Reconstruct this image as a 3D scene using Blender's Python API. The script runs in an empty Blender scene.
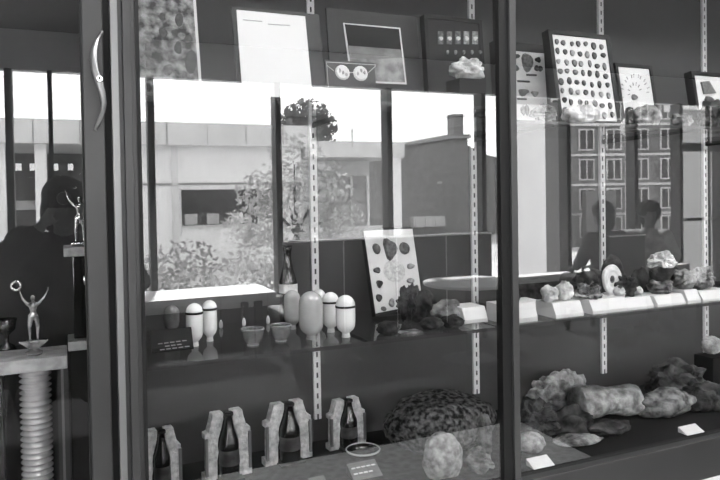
import bpy, bmesh, math, random
import numpy as np
from mathutils import Vector, Matrix, noise
random.seed(7)
S = bpy.context.scene
COL = S.collection
# ---------------------------------------------------------------- camera
HC, DC = 1.40, 1.65
CF, YAW, PIT, ROL, CX, CY = 673.44, 0.4130, 0.0186, -0.0167, 359.16, 206.0     # focal length, angles and optical centre in pixels
Fv = Vector((math.sin(YAW)*math.cos(PIT), math.cos(YAW)*math.cos(PIT), -math.sin(PIT)))
R0 = Vector((math.cos(YAW), -math.sin(YAW), 0)); U0 = R0.cross(Fv)
Rv = R0*math.cos(ROL)+U0*math.sin(ROL); Uv = -R0*math.sin(ROL)+U0*math.cos(ROL)
CAM = Vector((0, -DC, HC))
cd = bpy.data.cameras.new('camera'); cam = bpy.data.objects.new('camera', cd); COL.objects.link(cam)
cd.sensor_width = 36.0; cd.lens = CF*36.0/720.0; cd.shift_x = (360-CX)/720; cd.shift_y = (CY-240)/720; cd.clip_start = 0.02; cd.clip_end = 300
M = Matrix.Identity(4)
for i in range(3):
    M[i][0], M[i][1], M[i][2], M[i][3] = Rv[i], Uv[i], -Fv[i], CAM[i]
cam.matrix_world = M
S.camera = cam
# ---------------------------------------------------------------- sky, sun, exposure
SKY = 8.4
w = bpy.data.worlds.new('sky'); S.world = w; w.use_nodes = True
bg = w.node_tree.nodes['Background']; bg.inputs[0].default_value = (1, 1, 1, 1); bg.inputs[1].default_value = SKY
sd = bpy.data.lights.new('sun', 'SUN'); sd.energy = 30.0; sd.angle = math.radians(2)
so = bpy.data.objects.new('sun', sd); COL.objects.link(so)
so.rotation_euler = Vector((-0.12, 0.67, -0.74)).to_track_quat('-Z', 'Y').to_euler()
ADDED_LAMP = 23.0  # strength of the added ceiling panels
S.view_settings.view_transform = 'Standard'; S.view_settings.look = 'None'
S.view_settings.exposure = 0.0; S.view_settings.gamma = 1.0; S.view_settings.use_curve_mapping = False
S.cycles.max_bounces = 10; S.cycles.transparent_max_bounces = 24; S.cycles.glossy_bounces = 5
S.cycles.sample_clamp_indirect = 6.0; S.cycles.caustics_reflective = False; S.cycles.caustics_refractive = False
GLASS_R = 0.145

# ---------------------------------------------------------------- measuring helpers
def ray(px, py): return Fv+Rv*((px-CX)/CF)-Uv*((py-CY)/CF)
def at(px, py, Y):
    r = ray(px, py); return CAM+r*((Y+DC)/r.y)
def atz(px, py, z):
    r = ray(px, py); return CAM+r*((z-HC)/r.z)
def out(px, py, Y):                 # a point of the street side, found through the mirror of the glass
    p = at(px, py, Y); return Vector((p.x, -p.y, p.z))

# ---------------------------------------------------------------- materials
MT = {}
def mat(name, v, rough=0.6, metal=0.0, var=0.0, scale=12.0, spec=0.4, v2=None, detail=4.0, bump=0.0, contrast=(0.35, 0.65)):
    if name in MT: return MT[name]
    m = bpy.data.materials.new(name); m.use_nodes = True; nt = m.node_tree; b = nt.nodes['Principled BSDF']
    b.inputs['Roughness'].default_value = rough; b.inputs['Metallic'].default_value = metal
    b.inputs['Specular IOR Level'].default_value = spec
    b.inputs['Base Color'].default_value = (v, v, v, 1)
    if var or v2 is not None or bump:
        tc = nt.nodes.new('ShaderNodeTexCoord'); nz = nt.nodes.new('ShaderNodeTexNoise')
        nz.inputs['Scale'].default_value = scale; nz.inputs['Detail'].default_value = detail
        nt.links.new(tc.outputs['Object'], nz.inputs['Vector'])
        if var or v2 is not None:
            a, c = (v*(1-var), v*(1+var)) if v2 is None else (v, v2)
            rp = nt.nodes.new('ShaderNodeValToRGB')
            rp.color_ramp.elements[0].position = contrast[0]; rp.color_ramp.elements[1].position = contrast[1]
            rp.color_ramp.elements[0].color = (a, a, a, 1); rp.color_ramp.elements[1].color = (c, c, c, 1)
            nt.links.new(nz.outputs['Fac'], rp.inputs[0]); nt.links.new(rp.outputs[0], b.inputs['Base Color'])
        if bump:
            bp = nt.nodes.new('ShaderNodeBump'); bp.inputs['Strength'].default_value = bump; bp.inputs['Distance'].default_value = 0.02
            nt.links.new(nz.outputs['Fac'], bp.inputs['Height']); nt.links.new(bp.outputs[0], b.inputs['Normal'])
    MT[name] = m; return m
def pane_mat(name, refl, trans=0.97, rough=0.0, graze=None):
    m = bpy.data.materials.new(name); m.use_nodes = True; nt = m.node_tree; nt.nodes.clear()
    o = nt.nodes.new('ShaderNodeOutputMaterial'); mx = nt.nodes.new('ShaderNodeMixShader')
    t = nt.nodes.new('ShaderNodeBsdfTransparent'); g = nt.nodes.new('ShaderNodeBsdfGlossy')
    t.inputs[0].default_value = (trans, trans, trans, 1); g.inputs['Roughness'].default_value = rough
    g.inputs[0].default_value = (1, 1, 1, 1)
    ge = nt.nodes.new('ShaderNodeNewGeometry'); ma = nt.nodes.new('ShaderNodeMath'); ma.operation = 'MULTIPLY_ADD'
    ma.inputs[1].default_value = -refl; ma.inputs[2].default_value = refl      # a face mirrors only on its air side
    nt.links.new(ge.outputs['Backfacing'], ma.inputs[0]); fac = ma.outputs[0]
    if graze:
        lw = nt.nodes.new('ShaderNodeLayerWeight'); lw.inputs[0].default_value = graze
        mu = nt.nodes.new('ShaderNodeMath'); mu.operation = 'MULTIPLY'; ma.inputs[1].default_value = -1; ma.inputs[2].default_value = 1
        nt.links.new(ma.outputs[0], mu.inputs[0]); nt.links.new(lw.outputs['Fresnel'], mu.inputs[1]); fac = mu.outputs[0]
    nt.links.new(fac, mx.inputs[0])
    nt.links.new(t.outputs[0], mx.inputs[1]); nt.links.new(g.outputs[0], mx.inputs[2]); nt.links.new(mx.outputs[0], o.inputs[0])
    return m
def emit_mat(name, s):
    if name in MT: return MT[name]
    m = MT[name] = bpy.data.materials.new(name); m.use_nodes = True; nt = m.node_tree; nt.nodes.clear()
    o = nt.nodes.new('ShaderNodeOutputMaterial'); e = nt.nodes.new('ShaderNodeEmission'); e.inputs[1].default_value = s
    nt.links.new(e.outputs[0], o.inputs[0]); return m
def slot_mat():                     # pressed strip with pairs of dark slots up its face
    m = mat('slotted aluminium', 0.62, 0.5, 0.0); nt = m.node_tree; b = nt.nodes['Principled BSDF']
    tc = nt.nodes.new('ShaderNodeTexCoord'); sp = nt.nodes.new('ShaderNodeSeparateXYZ')
    nt.links.new(tc.outputs['Object'], sp.inputs[0])
    def math_(op, a, b_=None):
        n = nt.nodes.new('ShaderNodeMath'); n.operation = op
        for i, q in enumerate((a, b_)):
            if q is None: continue
            if isinstance(q, float): n.inputs[i].default_value = q
            else: nt.links.new(q, n.inputs[i])
        return n.outputs[0]
    fr = math_('FRACT', math_('MULTIPLY', sp.outputs[2], 1/0.036))
    slot = math_('MULTIPLY', math_('LESS_THAN', fr, 0.5), math_('LESS_THAN', math_('ABSOLUTE', sp.outputs[0]), 0.0032))
    mx = nt.nodes.new('ShaderNodeMix'); mx.data_type = 'RGBA'
    mx.inputs[6].default_value = (0.8, 0.8, 0.8, 1); mx.inputs[7].default_value = (0.03, 0.03, 0.03, 1)
    nt.links.new(slot, mx.inputs[0]); nt.links.new(mx.outputs[2], b.inputs['Base Color'])
    return m
GLASS = pane_mat('case glass', GLASS_R)
WGLASS = pane_mat('window glass', 0.04, 0.98)
SHELF = pane_mat('shelf glass', 0.14, 0.92, graze=0.36)
CLEAR = pane_mat('clear glass', 0.12, 0.84, 0.05, graze=0.33)
DARKG = mat('dark bottle glass', 0.012, 0.12, spec=0.8)
BRONZE = mat('bronze anodised frame', 0.055, 0.38, 0.35, var=0.12, scale=3)
BRONZED = mat('dark bronze frame', 0.03, 0.4, 0.2)
ALU = mat('bright aluminium trim', 0.22, 0.35, 0.5)
CHROME = mat('polished metal', 0.75, 0.18, 0.9)
SLOT = slot_mat()
BACK = mat('painted back panel', 0.066, 0.75, var=0.06, scale=2)
BACKD = mat('dark back panel', 0.03, 0.7)
BLACK = mat('black paint', 0.010, 0.6, spec=.2)
WHITE = mat('white card', 0.62, 0.7)
PALE = mat('pale board', 0.62, 0.75, var=0.06, scale=15)
DARKCARD = mat('dark card', 0.035, 0.6, var=0.3, scale=8)
GREY = mat('grey card', 0.20, 0.7)
PLASTER = mat('mould plaster', 0.58, 0.8, var=0.28, scale=60, bump=0.3)
MARBLE = mat('pale marble', 0.45, 0.35, var=0.25, scale=35)
SPEC = [mat('specimen dark', 0.03, 0.5, var=0.5, scale=90), mat('specimen mid', 0.11, 0.5, var=0.5, scale=90), mat('specimen grey', 0.24, 0.6, var=0.4, scale=90)]
ROCK_P = mat('pale crystal rock', 0.30, 0.7, v2=0.78, scale=22, bump=0.8)
ROCK_M = mat('grey rock', 0.03, 0.8, spec=.1, v2=0.30, scale=26, bump=0.8)
ROCK_D = mat('dark rock', 0.006, 0.7, spec=.1, v2=0.07, scale=24, bump=0.8)
ROCK_B = mat('mottled boulder', 0.012, 0.85, spec=.1, v2=0.20, scale=60, detail=8, bump=0.8, contrast=(0.4, 0.7))
CARPET = mat('dark carpet', 0.004, 0.95, spec=.1, var=0.3, scale=60)
TERRAZZO = mat('pale terrazzo', 0.55, 0.5, v2=0.88, scale=24, detail=6)
WALLP = mat('lounge wall', 0.22, 0.8)
WALLD = mat('dark lounge wall', 0.05, 0.8)
CEIL = mat('dark ceiling', 0.05, 0.9)
MULL = mat('mullion paint', 0.02, 0.5)
LEDGE = mat('white ledge', 0.85, 0.4)
SOFA = mat('sofa vinyl', 0.06, 0.5, var=0.1, scale=6)
PIPING = mat('pale piping', 0.85, 0.6)
SKIN = mat('skin', 0.16, 0.55); HAIR = mat('dark hair', 0.015, 0.6); COAT = mat('dark coat', 0.016, 0.85, spec=.1, var=0.2, scale=20)
SHIRT = mat('striped shirt', 0.16, 0.8, v2=0.45, scale=9); TROUS = mat('dark trousers', 0.03, 0.85)
CONC = mat('concrete', 0.58, 0.85, var=0.07, scale=1.5); CONCL = mat('light concrete', 0.76, 0.85, var=0.06, scale=1.2)
BRICK = mat('dark brick', 0.21, 0.9, var=0.2, scale=3); BRICKM = mat('row house brick', 0.13, 0.9, var=0.25, scale=2)
STONE = mat('pale stone trim', 0.5, 0.8); GLAZ = mat('dark glazing', 0.02, 0.2)
LAWN = mat('lawn', 0.3, 0.95, v2=0.55, scale=2.5, detail=8); PAVE = mat('pavement', 0.5, 0.9, var=0.1, scale=2)
LEAF = mat('leaves', 0.30, 0.8, v2=0.66, scale=2.0); LEAFD = mat('dark leaves', 0.08, 0.8, v2=0.22, scale=2.0)
BARK = mat('bark', 0.07, 0.9); PORCEL = mat('white glass', 0.82, 0.25, spec=0.6); FROST = mat('grey glass', 0.30, 0.2, v2=0.55, scale=7, spec=0.6)

# ---------------------------------------------------------------- mesh builder
UB = {}
def unit_ball(seg):                 # quads of a unit sphere; pole quads repeat a corner
    if seg not in UB:
        nv = max(6, seg*2//3); V = [(0, 0, 1)]; F = []
        for j in range(1, nv):
            for i in range(seg):
                a, b_ = math.pi*j/nv, 2*math.pi*i/seg; V.append((math.sin(a)*math.cos(b_), math.sin(a)*math.sin(b_), math.cos(a)))
        V.append((0, 0, -1)); L = len(V)-1; g = lambda j, i: 1+(j-1)*seg+i % seg
        for i in range(seg):
            F.append((0, 0, g(1, i), g(1, i+1))); F.append((L, L, g(nv-1, i+1), g(nv-1, i)))
            for j in range(1, nv-1): F.append((g(j, i), g(j+1, i), g(j+1, i+1), g(j, i+1)))
        UB[seg] = (np.array(V, float), np.array(F, int))
    return UB[seg]
class MB:
    def __init__(s): s.bm = bmesh.new(); s.V = []; s.F = []; s.nv = 0
    def box(s, a, b, mtx=None):
        a, b = Vector(a), Vector(b); vs = []
        for z in (a.z, b.z):
            for x, y in ((a.x, a.y), (b.x, a.y), (b.x, b.y), (a.x, b.y)):
                p = Vector((x, y, z)); vs.append(s.bm.verts.new(mtx @ p if mtx else p))
        for f in ((3, 2, 1, 0), (4, 5, 6, 7), (0, 1, 5, 4), (1, 2, 6, 5), (2, 3, 7, 6), (3, 0, 4, 7)):
            s.bm.faces.new([vs[i] for i in f])
        return s
    def prism(s, pts, y0, y1, mtx=None):          # polygon in x,z pushed from y0 to y1
        area = sum(pts[i][0]*pts[(i+1) % len(pts)][1]-pts[(i+1) % len(pts)][0]*pts[i][1] for i in range(len(pts)))
        if area < 0: pts = pts[::-1]
        T = lambda p: mtx @ Vector(p) if mtx else Vector(p)
        f = [s.bm.verts.new(T((x, y0, z))) for x, z in pts]; k = [s.bm.verts.new(T((x, y1, z))) for x, z in pts]
        s.bm.faces.new(f); s.bm.faces.new(k[::-1]); n = len(pts)
        for i in range(n): s.bm.faces.new((f[i], k[i], k[(i+1) % n], f[(i+1) % n]))
        return s
    def lathe(s, prof, n=24, c=(0, 0, 0), close=True):   # profile of (r, z)
        c = Vector(c); rings = []
        for r, z in prof:
            rings.append([s.bm.verts.new(c+Vector((r*math.cos(2*math.pi*i/n), r*math.sin(2*math.pi*i/n), z))) for i in range(n)])
        for a, b in zip(rings, rings[1:]):
            for i in range(n): s.bm.faces.new((a[i], a[(i+1) % n], b[(i+1) % n], b[i]))
        if close: s.bm.faces.new(rings[0][::-1]); s.bm.faces.new(rings[-1])
        return s
    def tube(s, pts, rad, n=8):
        pts = [Vector(p) for p in pts]; rad = rad if isinstance(rad, (list, tuple)) else [rad]*len(pts); rings = []
        for i, p in enumerate(pts):
            d = (pts[min(i+1, len(pts)-1)]-pts[max(i-1, 0)]).normalized()
            u = d.orthogonal() if abs(d.z) > 0.9 and not rings else d.cross(Vector((0, 0, 1)))
            if u.length < 1e-4: u = d.cross(Vector((1, 0, 0)))
            u.normalize(); v = d.cross(u)
            rings.append([s.bm.verts.new(p+(u*math.cos(2*math.pi*k/n)+v*math.sin(2*math.pi*k/n))*rad[i]) for k in range(n)])
        for a, b in zip(rings, rings[1:]):
            for i in range(n): s.bm.faces.new((a[i], a[(i+1) % n], b[(i+1) % n], b[i]))
        s.bm.faces.new(rings[0][::-1]); s.bm.faces.new(rings[-1]); return s
    def ball(s, c, r, seg=16, sc=(1, 1, 1), mtx=None):
        V, F = unit_ball(seg); mm = Matrix.Translation(c) @ Matrix.Diagonal((r*sc[0], r*sc[1], r*sc[2], 1))
        if mtx: mm = mtx @ mm
        A = np.array(mm); s.V.append(V @ A[:3, :3].T + A[:3, 3]); s.F.append(F+s.nv); s.nv += len(V); return s
    def flush(s):
        if not s.V: return s
        V = np.concatenate(s.V); F = [tuple(dict.fromkeys(f)) for q in s.F for f in q.tolist()]
        me = bpy.data.meshes.new('t'); me.from_pydata(V.tolist(), [], F); s.bm.from_mesh(me); bpy.data.meshes.remove(me)
        s.V = []; s.F = []; s.nv = 0; return s
    def cap(s, p0, r0, p1, r1):                   # tapered limb
        p0, p1 = Vector(p0), Vector(p1); d = p1-p0; n = max(2, int(d.length/(min(r0, r1)*0.6))+1)
        for i in range(n+1):
            t = i/n; s.ball(p0+d*t, r0+(r1-r0)*t, 10)
        return s
    def ico(s, sub, mtx): bmesh.ops.create_icosphere(s.bm, subdivisions=sub, radius=1, matrix=mtx); return s
    def mesh(s, name):
        s.flush(); bmesh.ops.recalc_face_normals(s.bm, faces=s.bm.faces)
        me = bpy.data.meshes.new(name); s.bm.to_mesh(me); s.bm.free(); return me
    def obj(s, name, m, parent=None, bevel=0.0, smooth=False, loc=None):
        me = s.mesh(name); o = bpy.data.objects.new(name, me); COL.objects.link(o); me.materials.append(m)
        if parent: o.parent = parent
        if loc is not None: o.location = loc
        if smooth:
            for f in me.polygons: f.use_smooth = True
        if bevel:
            b = o.modifiers.new('bevel', 'BEVEL'); b.width = bevel; b.segments = 2; b.limit_method = 'ANGLE'
        return o
def tag(o, label, cat, group=None, kind=None):
    o['label'] = label; o['category'] = cat
    if group: o['group'] = group
    if kind: o['kind'] = kind
    return o
def thing(name, label, cat, loc=(0, 0, 0), group=None, rz=0.0):
    o = bpy.data.objects.new(name, None); COL.objects.link(o); o.location = loc; o.rotation_euler = (0, 0, rz)
    o.empty_display_size = 0.05
    return tag(o, label, cat, group)
def struct(name, mb, m, label, cat, bevel=0.0):
    o = mb.obj(name, m, None, bevel); return tag(o, label, cat, None, 'structure')
def remeshed(mb, name, m, parent, vox, smooth=6):
    o = mb.obj(name, m, parent)
    r = o.modifiers.new('r', 'REMESH'); r.mode = 'VOXEL'; r.voxel_size = vox
    sm = o.modifiers.new('s', 'SMOOTH'); sm.factor = 0.5; sm.iterations = smooth
    bpy.context.view_layer.update()
    me = bpy.data.meshes.new_from_object(o.evaluated_get(bpy.context.evaluated_depsgraph_get()))
    o.modifiers.clear(); o.data = me
    for f in me.polygons: f.use_smooth = True
    return o

# ================================================================ THE SETTING
SILL, SH, TOPZ, BACKY = 0.54, 0.985, 1.618, 0.55
CB = 0.405; WY = -4.80; CZ = 2.85; XL, XR = -6.0, 8.27
struct('floor', MB().box((XL, WY-.1, -.1), (XR+.1, -1.71, 0)), CARPET, 'dark carpet of the lounge in front of the windows', 'floor')
struct('floor_walkway', MB().box((XL, -1.71, -.1), (XR+.1, 0.9, 0)), TERRAZZO, 'pale speckled walkway floor along the display case', 'floor')
struct('ceiling', MB().box((XL, WY-.1, CZ), (XR+.1, 0.9, CZ+.25)), CEIL, 'dark ceiling over the lounge and walkway', 'ceiling')
struct('wall_left', MB().box((XL-.2, WY-.1, -.1), (XL, .9, CZ+.25)), WALLP, 'plain left end wall of the lounge', 'wall')
struct('wall_right', MB().box((XR, WY-.1, -.1), (XR+.2, .9, CZ+.25)), WALLD, 'dark right end wall of the lounge', 'wall')
struct('wall_case', MB().box((XL, BACKY+.03, -.1), (XR, .9, CZ)).box((XL, .0, 2.42), (XR, BACKY+.03, CZ)).box((XL, .03, 0), (XR, BACKY+.03, CB))
       .box((XL, .0, 0), (-.95, BACKY+.03, 2.42)).box((3.2, .0, 0), (XR, BACKY+.03, 2.42)), mat('white wall paint', .8, .7), 'white wall that the display case is set into', 'wall')
struct('wall_window', MB().box((XL, WY-.1, 0), (7.4, WY, .40)), WALLD, 'dark low wall under the lounge windows', 'wall')
struct('wall_header', MB().box((XL, WY-.1, 2.505), (XR, WY, CZ)), mat('header paint', .85, .8), 'grey header band above the lounge windows', 'wall')
struct('trim_1', MB().box((XL, WY, .34), (7.4, WY+.2, .42)), LEDGE, 'long white window ledge below the lounge windows', 'ledge', .008)
MX = [-5.3, -4.1, -2.9, -1.66, -.41, -.09, .744, 1.947, 3.167, 4.345, 5.557, 6.632, 7.42, 8.2]
for i, x in enumerate(MX):
    hw = .018 if i == 5 else .029
    struct('trim_%d' % (i+2), MB().box((x-hw, WY-.09, .40 if x < 7.4 else 0), (x+hw, WY+.06, 2.505)), MULL, 'dark upright window mullion', 'mullion')['group'] = 'upright mullions of the lounge windows'
for i in range(len(MX)-2):
    o = struct('window_%d' % (i+1), MB().box((MX[i]+.02, WY-.05, .4), (MX[i+1]-.02, WY-.044, 2.505)), WGLASS, 'clear tall pane of the lounge window wall', 'window')
    o['group'] = 'clear panes of the lounge window wall'
o = struct('door_1', MB().box((7.42, WY-.06, 1.89), (8.2, WY+.03, 2.0)).box((7.42, WY-.06, .96), (8.2, WY+.01, 1.0)).box((7.42, WY-.06, 0), (8.2, WY+.01, .12)).box((8.0, WY-.05, 0), (8.02, WY+.01, 2.505)), MULL, 'dark framed glass door at the right end of the window wall', 'door')
MB().box((7.46, WY-.03, .1), (8.17, WY-.024, 2.5)).obj('pane', WGLASS, o)
for i, x in enumerate((.5, 2.4, 4.3)):  # unseen panels added to brighten the walkway floor and the case
    t = thing('added_ceiling_light', 'added ceiling light panel, out of view, brightening walkway and case', 'ceiling light', (x, -.85, CZ), 'added light panels above the walkway')
    MB().box((-.63, -.33, -.05), (.63, -.3, 0)).box((-.63, .3, -.05), (.63, .33, 0)).box((-.63, -.3, -.05), (-.6, .3, 0)).box((.6, -.3, -.05), (.63, .3, 0)).obj('housing', WHITE, t)
    MB().box((-.6, -.3, -.03), (.6, .3, -.02)).obj('diffuser', emit_mat('added lamp diffuser', ADDED_LAMP), t)

# ================================================================ DISPLAY CASE
case = thing('display_case', 'long dark framed glass display case holding trophies and rocks', 'display case', (0, 0, SILL))
def cp(mb, name, m, bevel=0.0, label=None, parent=None):
    o = mb.obj(name, m, parent or case, bevel); o.location = (0, 0, -SILL) if not parent else (0, 0, 0)
    if label: o['label'] = label
    return o
cp(MB().box((.13, BACKY, CB), (3.2, BACKY+.03, 2.42)), 'back_panel', BACK)
cp(MB().box((-.95, BACKY, CB), (.13, BACKY+.03, 2.42)), 'back_panel', BACKD, label='dark back panel behind the trophies')
cp(MB().box((.100, .03, SILL), (.130, BACKY, 2.42)), 'partition', BACKD)
cp(MB().box((-.95, .0, SILL-.03), (3.2, BACKY, SILL)), 'case_floor', mat('case floor', .016, .8, spec=.05))
cp(MB().box((-.95, -.03, CB), (3.2, .02, SILL)), 'sill', BRONZED, .003)
cp(MB().box((-.95, 0, 2.38), (3.2, BACKY, 2.42)), 'case_top', BACKD)
cp(MB().box((-.95, -.03, 2.34), (3.2, .02, 2.45)), 'top_rail', BRONZED)
cp(MB().box((.104, -.035, SILL), (.1195, .02, 2.36)), 'jamb', ALU, .001, 'bright jamb strip beside the trophy door')
cp(MB().box((.1195, -.012, SILL), (.131, .02, 2.36)).box((.131, -.02, SILL), (.149, .02, 2.36)).box((.149, -.008, SILL), (.160, .02, 2.36)), 'post', BRONZE, .001)
cp(MB().box((.160, -.012, SILL), (.168, .02, 2.36)), 'gasket', BLACK)
cp(MB().box((1.172, -.01, SILL), (1.205, .02, 2.36)), 'post', BLACK, .001)
cp(MB().box((1.205, -.018, SILL), (1.227, .02, 2.36)), 'post', mat('dark bronze stile', .05, .4, .2), .001)
cp(MB().box((-.95, -.03, SILL), (-.9, .02, 2.36)), 'post', BRONZED)
cp(MB().box((3.15, -.03, SILL), (3.2, .02, 2.36)), 'post', BRONZED)
cp(MB().box((.0405, -.02, SILL), (.0445, .012, 2.36)), 'door_gasket', BLACK)
cp(MB().box((.0445, -.022, SILL), (.089, .012, 2.36)), 'door_stile', BRONZE, .003)
cp(MB().box((.089, -.004, SILL), (.104, .012, 2.36)), 'door_gap', BLACK)
for a, b in ((-.9, .0405), (.168, 1.172), (1.227, 3.15)):
    cp(MB().box((a, .0, SILL), (b, .006, 2.36)), 'glass_pane', GLASS)
# curved pull handle with lock, on the stile of the trophy door
hp = [(102, 32, .0015), (97, 40, .004), (94, 50, .0065), (93.5, 60, .0075), (95, 70, .0075), (98.5, 80, .008), (102, 92, .007), (104, 103, .0055), (103, 112, .005), (99, 121, .0045), (95.5, 129, .0035)]
mb = MB(); prev = None; pts = []
for i, (x, y, r) in enumerate(hp):
    t = i/(len(hp)-1); p = at(x, y, -.03-.022*math.sin(math.pi*t)); pts.append((p, r))
n = 10
rings = []
for p, r in pts: rings.append([mb.bm.verts.new(p+Vector((r*math.cos(2*math.pi*k/n), r*.55*math.sin(2*math.pi*k/n), 0))) for k in range(n)])
for a, b in zip(rings, rings[1:]):
    for k in range(n): mb.bm.faces.new((a[k], a[(k+1) % n], b[(k+1) % n], b[k]))
mb.bm.faces.new(rings[0]); mb.bm.faces.new(rings[-1][::-1])
for p, r in (pts[0], pts[-1]): mb.box(p+Vector((-.003, 0, -.003)), p+Vector((.003, .03+.0+abs(p.y+.02), .003)))
h = cp(mb, 'handle', mat('satin metal', .26, .3, .7), label='curved satin metal pull handle'); 
for f in h.data.polygons: f.use_smooth = True
lp = at(99.5, 79, -.06)
mb = MB(); mtx = Matrix.Translation(lp) @ Matrix.Rotation(math.pi/2, 4, 'X')
bmesh.ops.create_cone(mb.bm, cap_ends=True, segments=20, radius1=.0075, radius2=.0065, depth=.012, matrix=mtx)
o = mb.obj('lock', CHROME, h)
kh = MB().box(lp+Vector((-.0012, -.0075, -.003)), lp+Vector((.0012, -.005, .002))).ball(lp+Vector((0, -.0055, .002)), .0024, 8).obj('keyhole', BLACK, h)
# slotted shelf standards on the back wall
STX = [.148, .790, 1.442, 2.082, 2.694]
for i, x in enumerate(STX):
    o = MB().box((-.0125, -.012, .0), (.0125, 0, 1.76)).obj('shelf_standard', SLOT, case); o.location = (x, BACKY, .62-SILL)
    o['label'] = 'pale slotted shelf standard'
# ---------------------------------------------------------------- glass shelves
def shelf(label, x0, x1, z, yf, sx, grp):
    t = thing('glass_shelf', label, 'shelf', (x0, yf, z), grp)
    MB().box((0, 0, -.008), (x1-x0, BACKY-.02-yf, 0)).obj('shelf_glass', SHELF, t)
    MB().box((0, -.002, -.0095), (x1-x0, .0, .0005)).obj('shelf_edge', mat('dark glass edge', .05, .2), t)
    for x in sx:
        MB().prism([(0, -.008), (0, -.028), (.46, -.016), (.46, -.008)], 0, .004, Matrix.Translation((x-x0, BACKY-yf-.012, 0)) @ Matrix.Rotation(-math.pi/2, 4, 'Z')).obj('bracket', BLACK, t)
shelf('middle glass shelf of the wide bay, holding bottle blanks and bowls', .17, 1.20, SH, .06, (.79, 1.14), 'glass shelves of the case')
shelf('middle glass shelf of the right bay, holding rocks on white blocks', 1.21, 3.14, SH, .06, (1.442, 2.082, 2.694), 'glass shelves of the case')
shelf('top glass shelf of the wide bay, behind the reflected sky', .17, 1.20, TOPZ+.038, .06, (.79, 1.14), 'glass shelves of the case')
shelf('top glass shelf of the right bay, holding framed specimen boards', 1.21, 3.14, TOPZ, .06, (1.442, 2.082, 2.694), 'glass shelves of the case')
# ================================================================ BOARDS AND FRAMES
class Board:
    def __init__(s, name, label, cat, xl, xr, pyb, tl, yb, zb, group=None, h=None, lean=None):
        bl, br = at(xl, pyb, yb), at(xr, pyb, yb)
        if tl:
            r = ray(*tl); Y = min(.52, bl.x*r.y/r.x-DC); z = at(tl[0], tl[1], Y).z; v = Vector((0, Y-yb, z-zb))
        else: v = Vector((0, lean, h))
        s.w = br.x-bl.x; s.h = v.length; ang = math.atan2(-v.y, v.z)
        s.t = thing(name, label, cat, (bl.x, yb, zb), group); s.t.rotation_euler = (ang, 0, 0)
        s.t.location.z += .03*math.sin(max(0, -ang)); zb = s.t.location.z
        s.m = Matrix.Translation((bl.x, yb, zb)) @ Matrix.Rotation(ang, 4, 'X')
        s.o = s.m.translation; s.ux = s.m.col[0].xyz; s.un = s.m.col[1].xyz; s.uz = s.m.col[2].xyz
    def uv(s, px, py):
        r = ray(px, py); t = (s.o-CAM).dot(s.un)/r.dot(s.un); q = CAM+r*t-s.o
        return q.dot(s.ux), q.dot(s.uz)
    def framed(s, fw, depth, fm, bm_, bn='mount'):
        W, H = s.w, s.h
        MB().box((0, 0, 0), (W, depth, fw)).box((0, 0, H-fw), (W, depth, H)).box((0, 0, fw), (fw, depth, H-fw)).box((W-fw, 0, fw), (W, depth, H-fw)).obj('frame_border', fm, s.t)
        MB().box((fw, .004, fw), (W-fw, depth, H-fw)).obj(bn, bm_, s.t); s.f = .004
    def plain(s, m, depth, n='board'):
        MB().box((0, 0, 0), (s.w, depth, s.h)).obj(n, m, s.t); s.f = 0
    def bar(s, n, a, b, c, m, th=.002, label=None):     # strip between two pixels, c wide
        (u0, v0), (u1, v1) = s.uv(*a), s.uv(*b)
        o = MB().tube([(u0, s.f, v0), (u1, s.f, v1)], c, 6).obj(n, m, s.t)
        return o
    def quad(s, n, pts, m, th=.003, dy=0.0, label=None):
        o = MB().prism([s.uv(*q) for q in pts], s.f-dy-th, s.f-dy, None).obj(n, m, s.t)
        if label: o['label'] = label
        return o
    def blob(s, n, c, rx, ry, m, seed, th=.006, jag=.18):   # a flat stone of uneven outline, sizes in pixels
        u0, v0 = s.uv(*c); ru = abs(s.uv(c[0]+rx, c[1])[0]-u0); rv = abs(s.uv(c[0], c[1]+ry)[1]-v0)
        rg = random.Random(seed); k = 14; ph = rg.random()*6; a2 = rg.uniform(-jag, jag); a3 = rg.uniform(-jag, jag)
        mb = MB(); f = []; kx = []
        for i in range(k):
            t = 2*math.pi*i/k; q = 1+a2*math.cos(2*t+ph)+a3*math.cos(3*t-ph)
            f.append(mb.bm.verts.new((u0+ru*.8*q*math.cos(t), s.f-th, v0+rv*.8*q*math.sin(t))))
            kx.append(mb.bm.verts.new((u0+ru*q*math.cos(t), s.f, v0+rv*q*math.sin(t))))
        mb.bm.faces.new(f)
        for i in range(k): mb.bm.faces.new((f[i], kx[i], kx[(i+1) % k], f[(i+1) % k]))
        return mb.obj(n, m, s.t)
TB = TOPZ+.0008; TBL = TOPZ+.0388
# photograph board at the left edge
b = Board('photo_board', 'large mottled photo board with dark holes and a white right edge', 'board', 120, 203, 104, None, .28, TBL, None, .40, .10)
mm = mat('mottled photo print', .008, .6, v2=.36, scale=34, detail=10, contrast=(.40, .66))
b.plain(DARKCARD, .006, 'backing'); MB().box((0, -.0015, 0), (b.w-.008, 0, b.h)).obj('photo_print', mm, b.t); b.f = -.0015
MB().box((b.w-.008, -.0015, 0), (b.w, .0, b.h)).obj('white_edge', WHITE, b.t)
for i, (x, y, rx, ry) in enumerate(((179, 20, 4, 7), (163, 33, 4, 5), (175, 33, 3, 4), (162, 17, 3, 4), (188, 39, 4, 4), (178, 48, 4, 6), (191, 62, 6, 12), (168, 70, 5, 6), (148, 50, 3, 8), (149, 64, 3, 7))):
    b.blob('dark_hole', (x, y), rx, ry, SPEC[0] if i < 7 else SPEC[1], i, .001)
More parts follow.
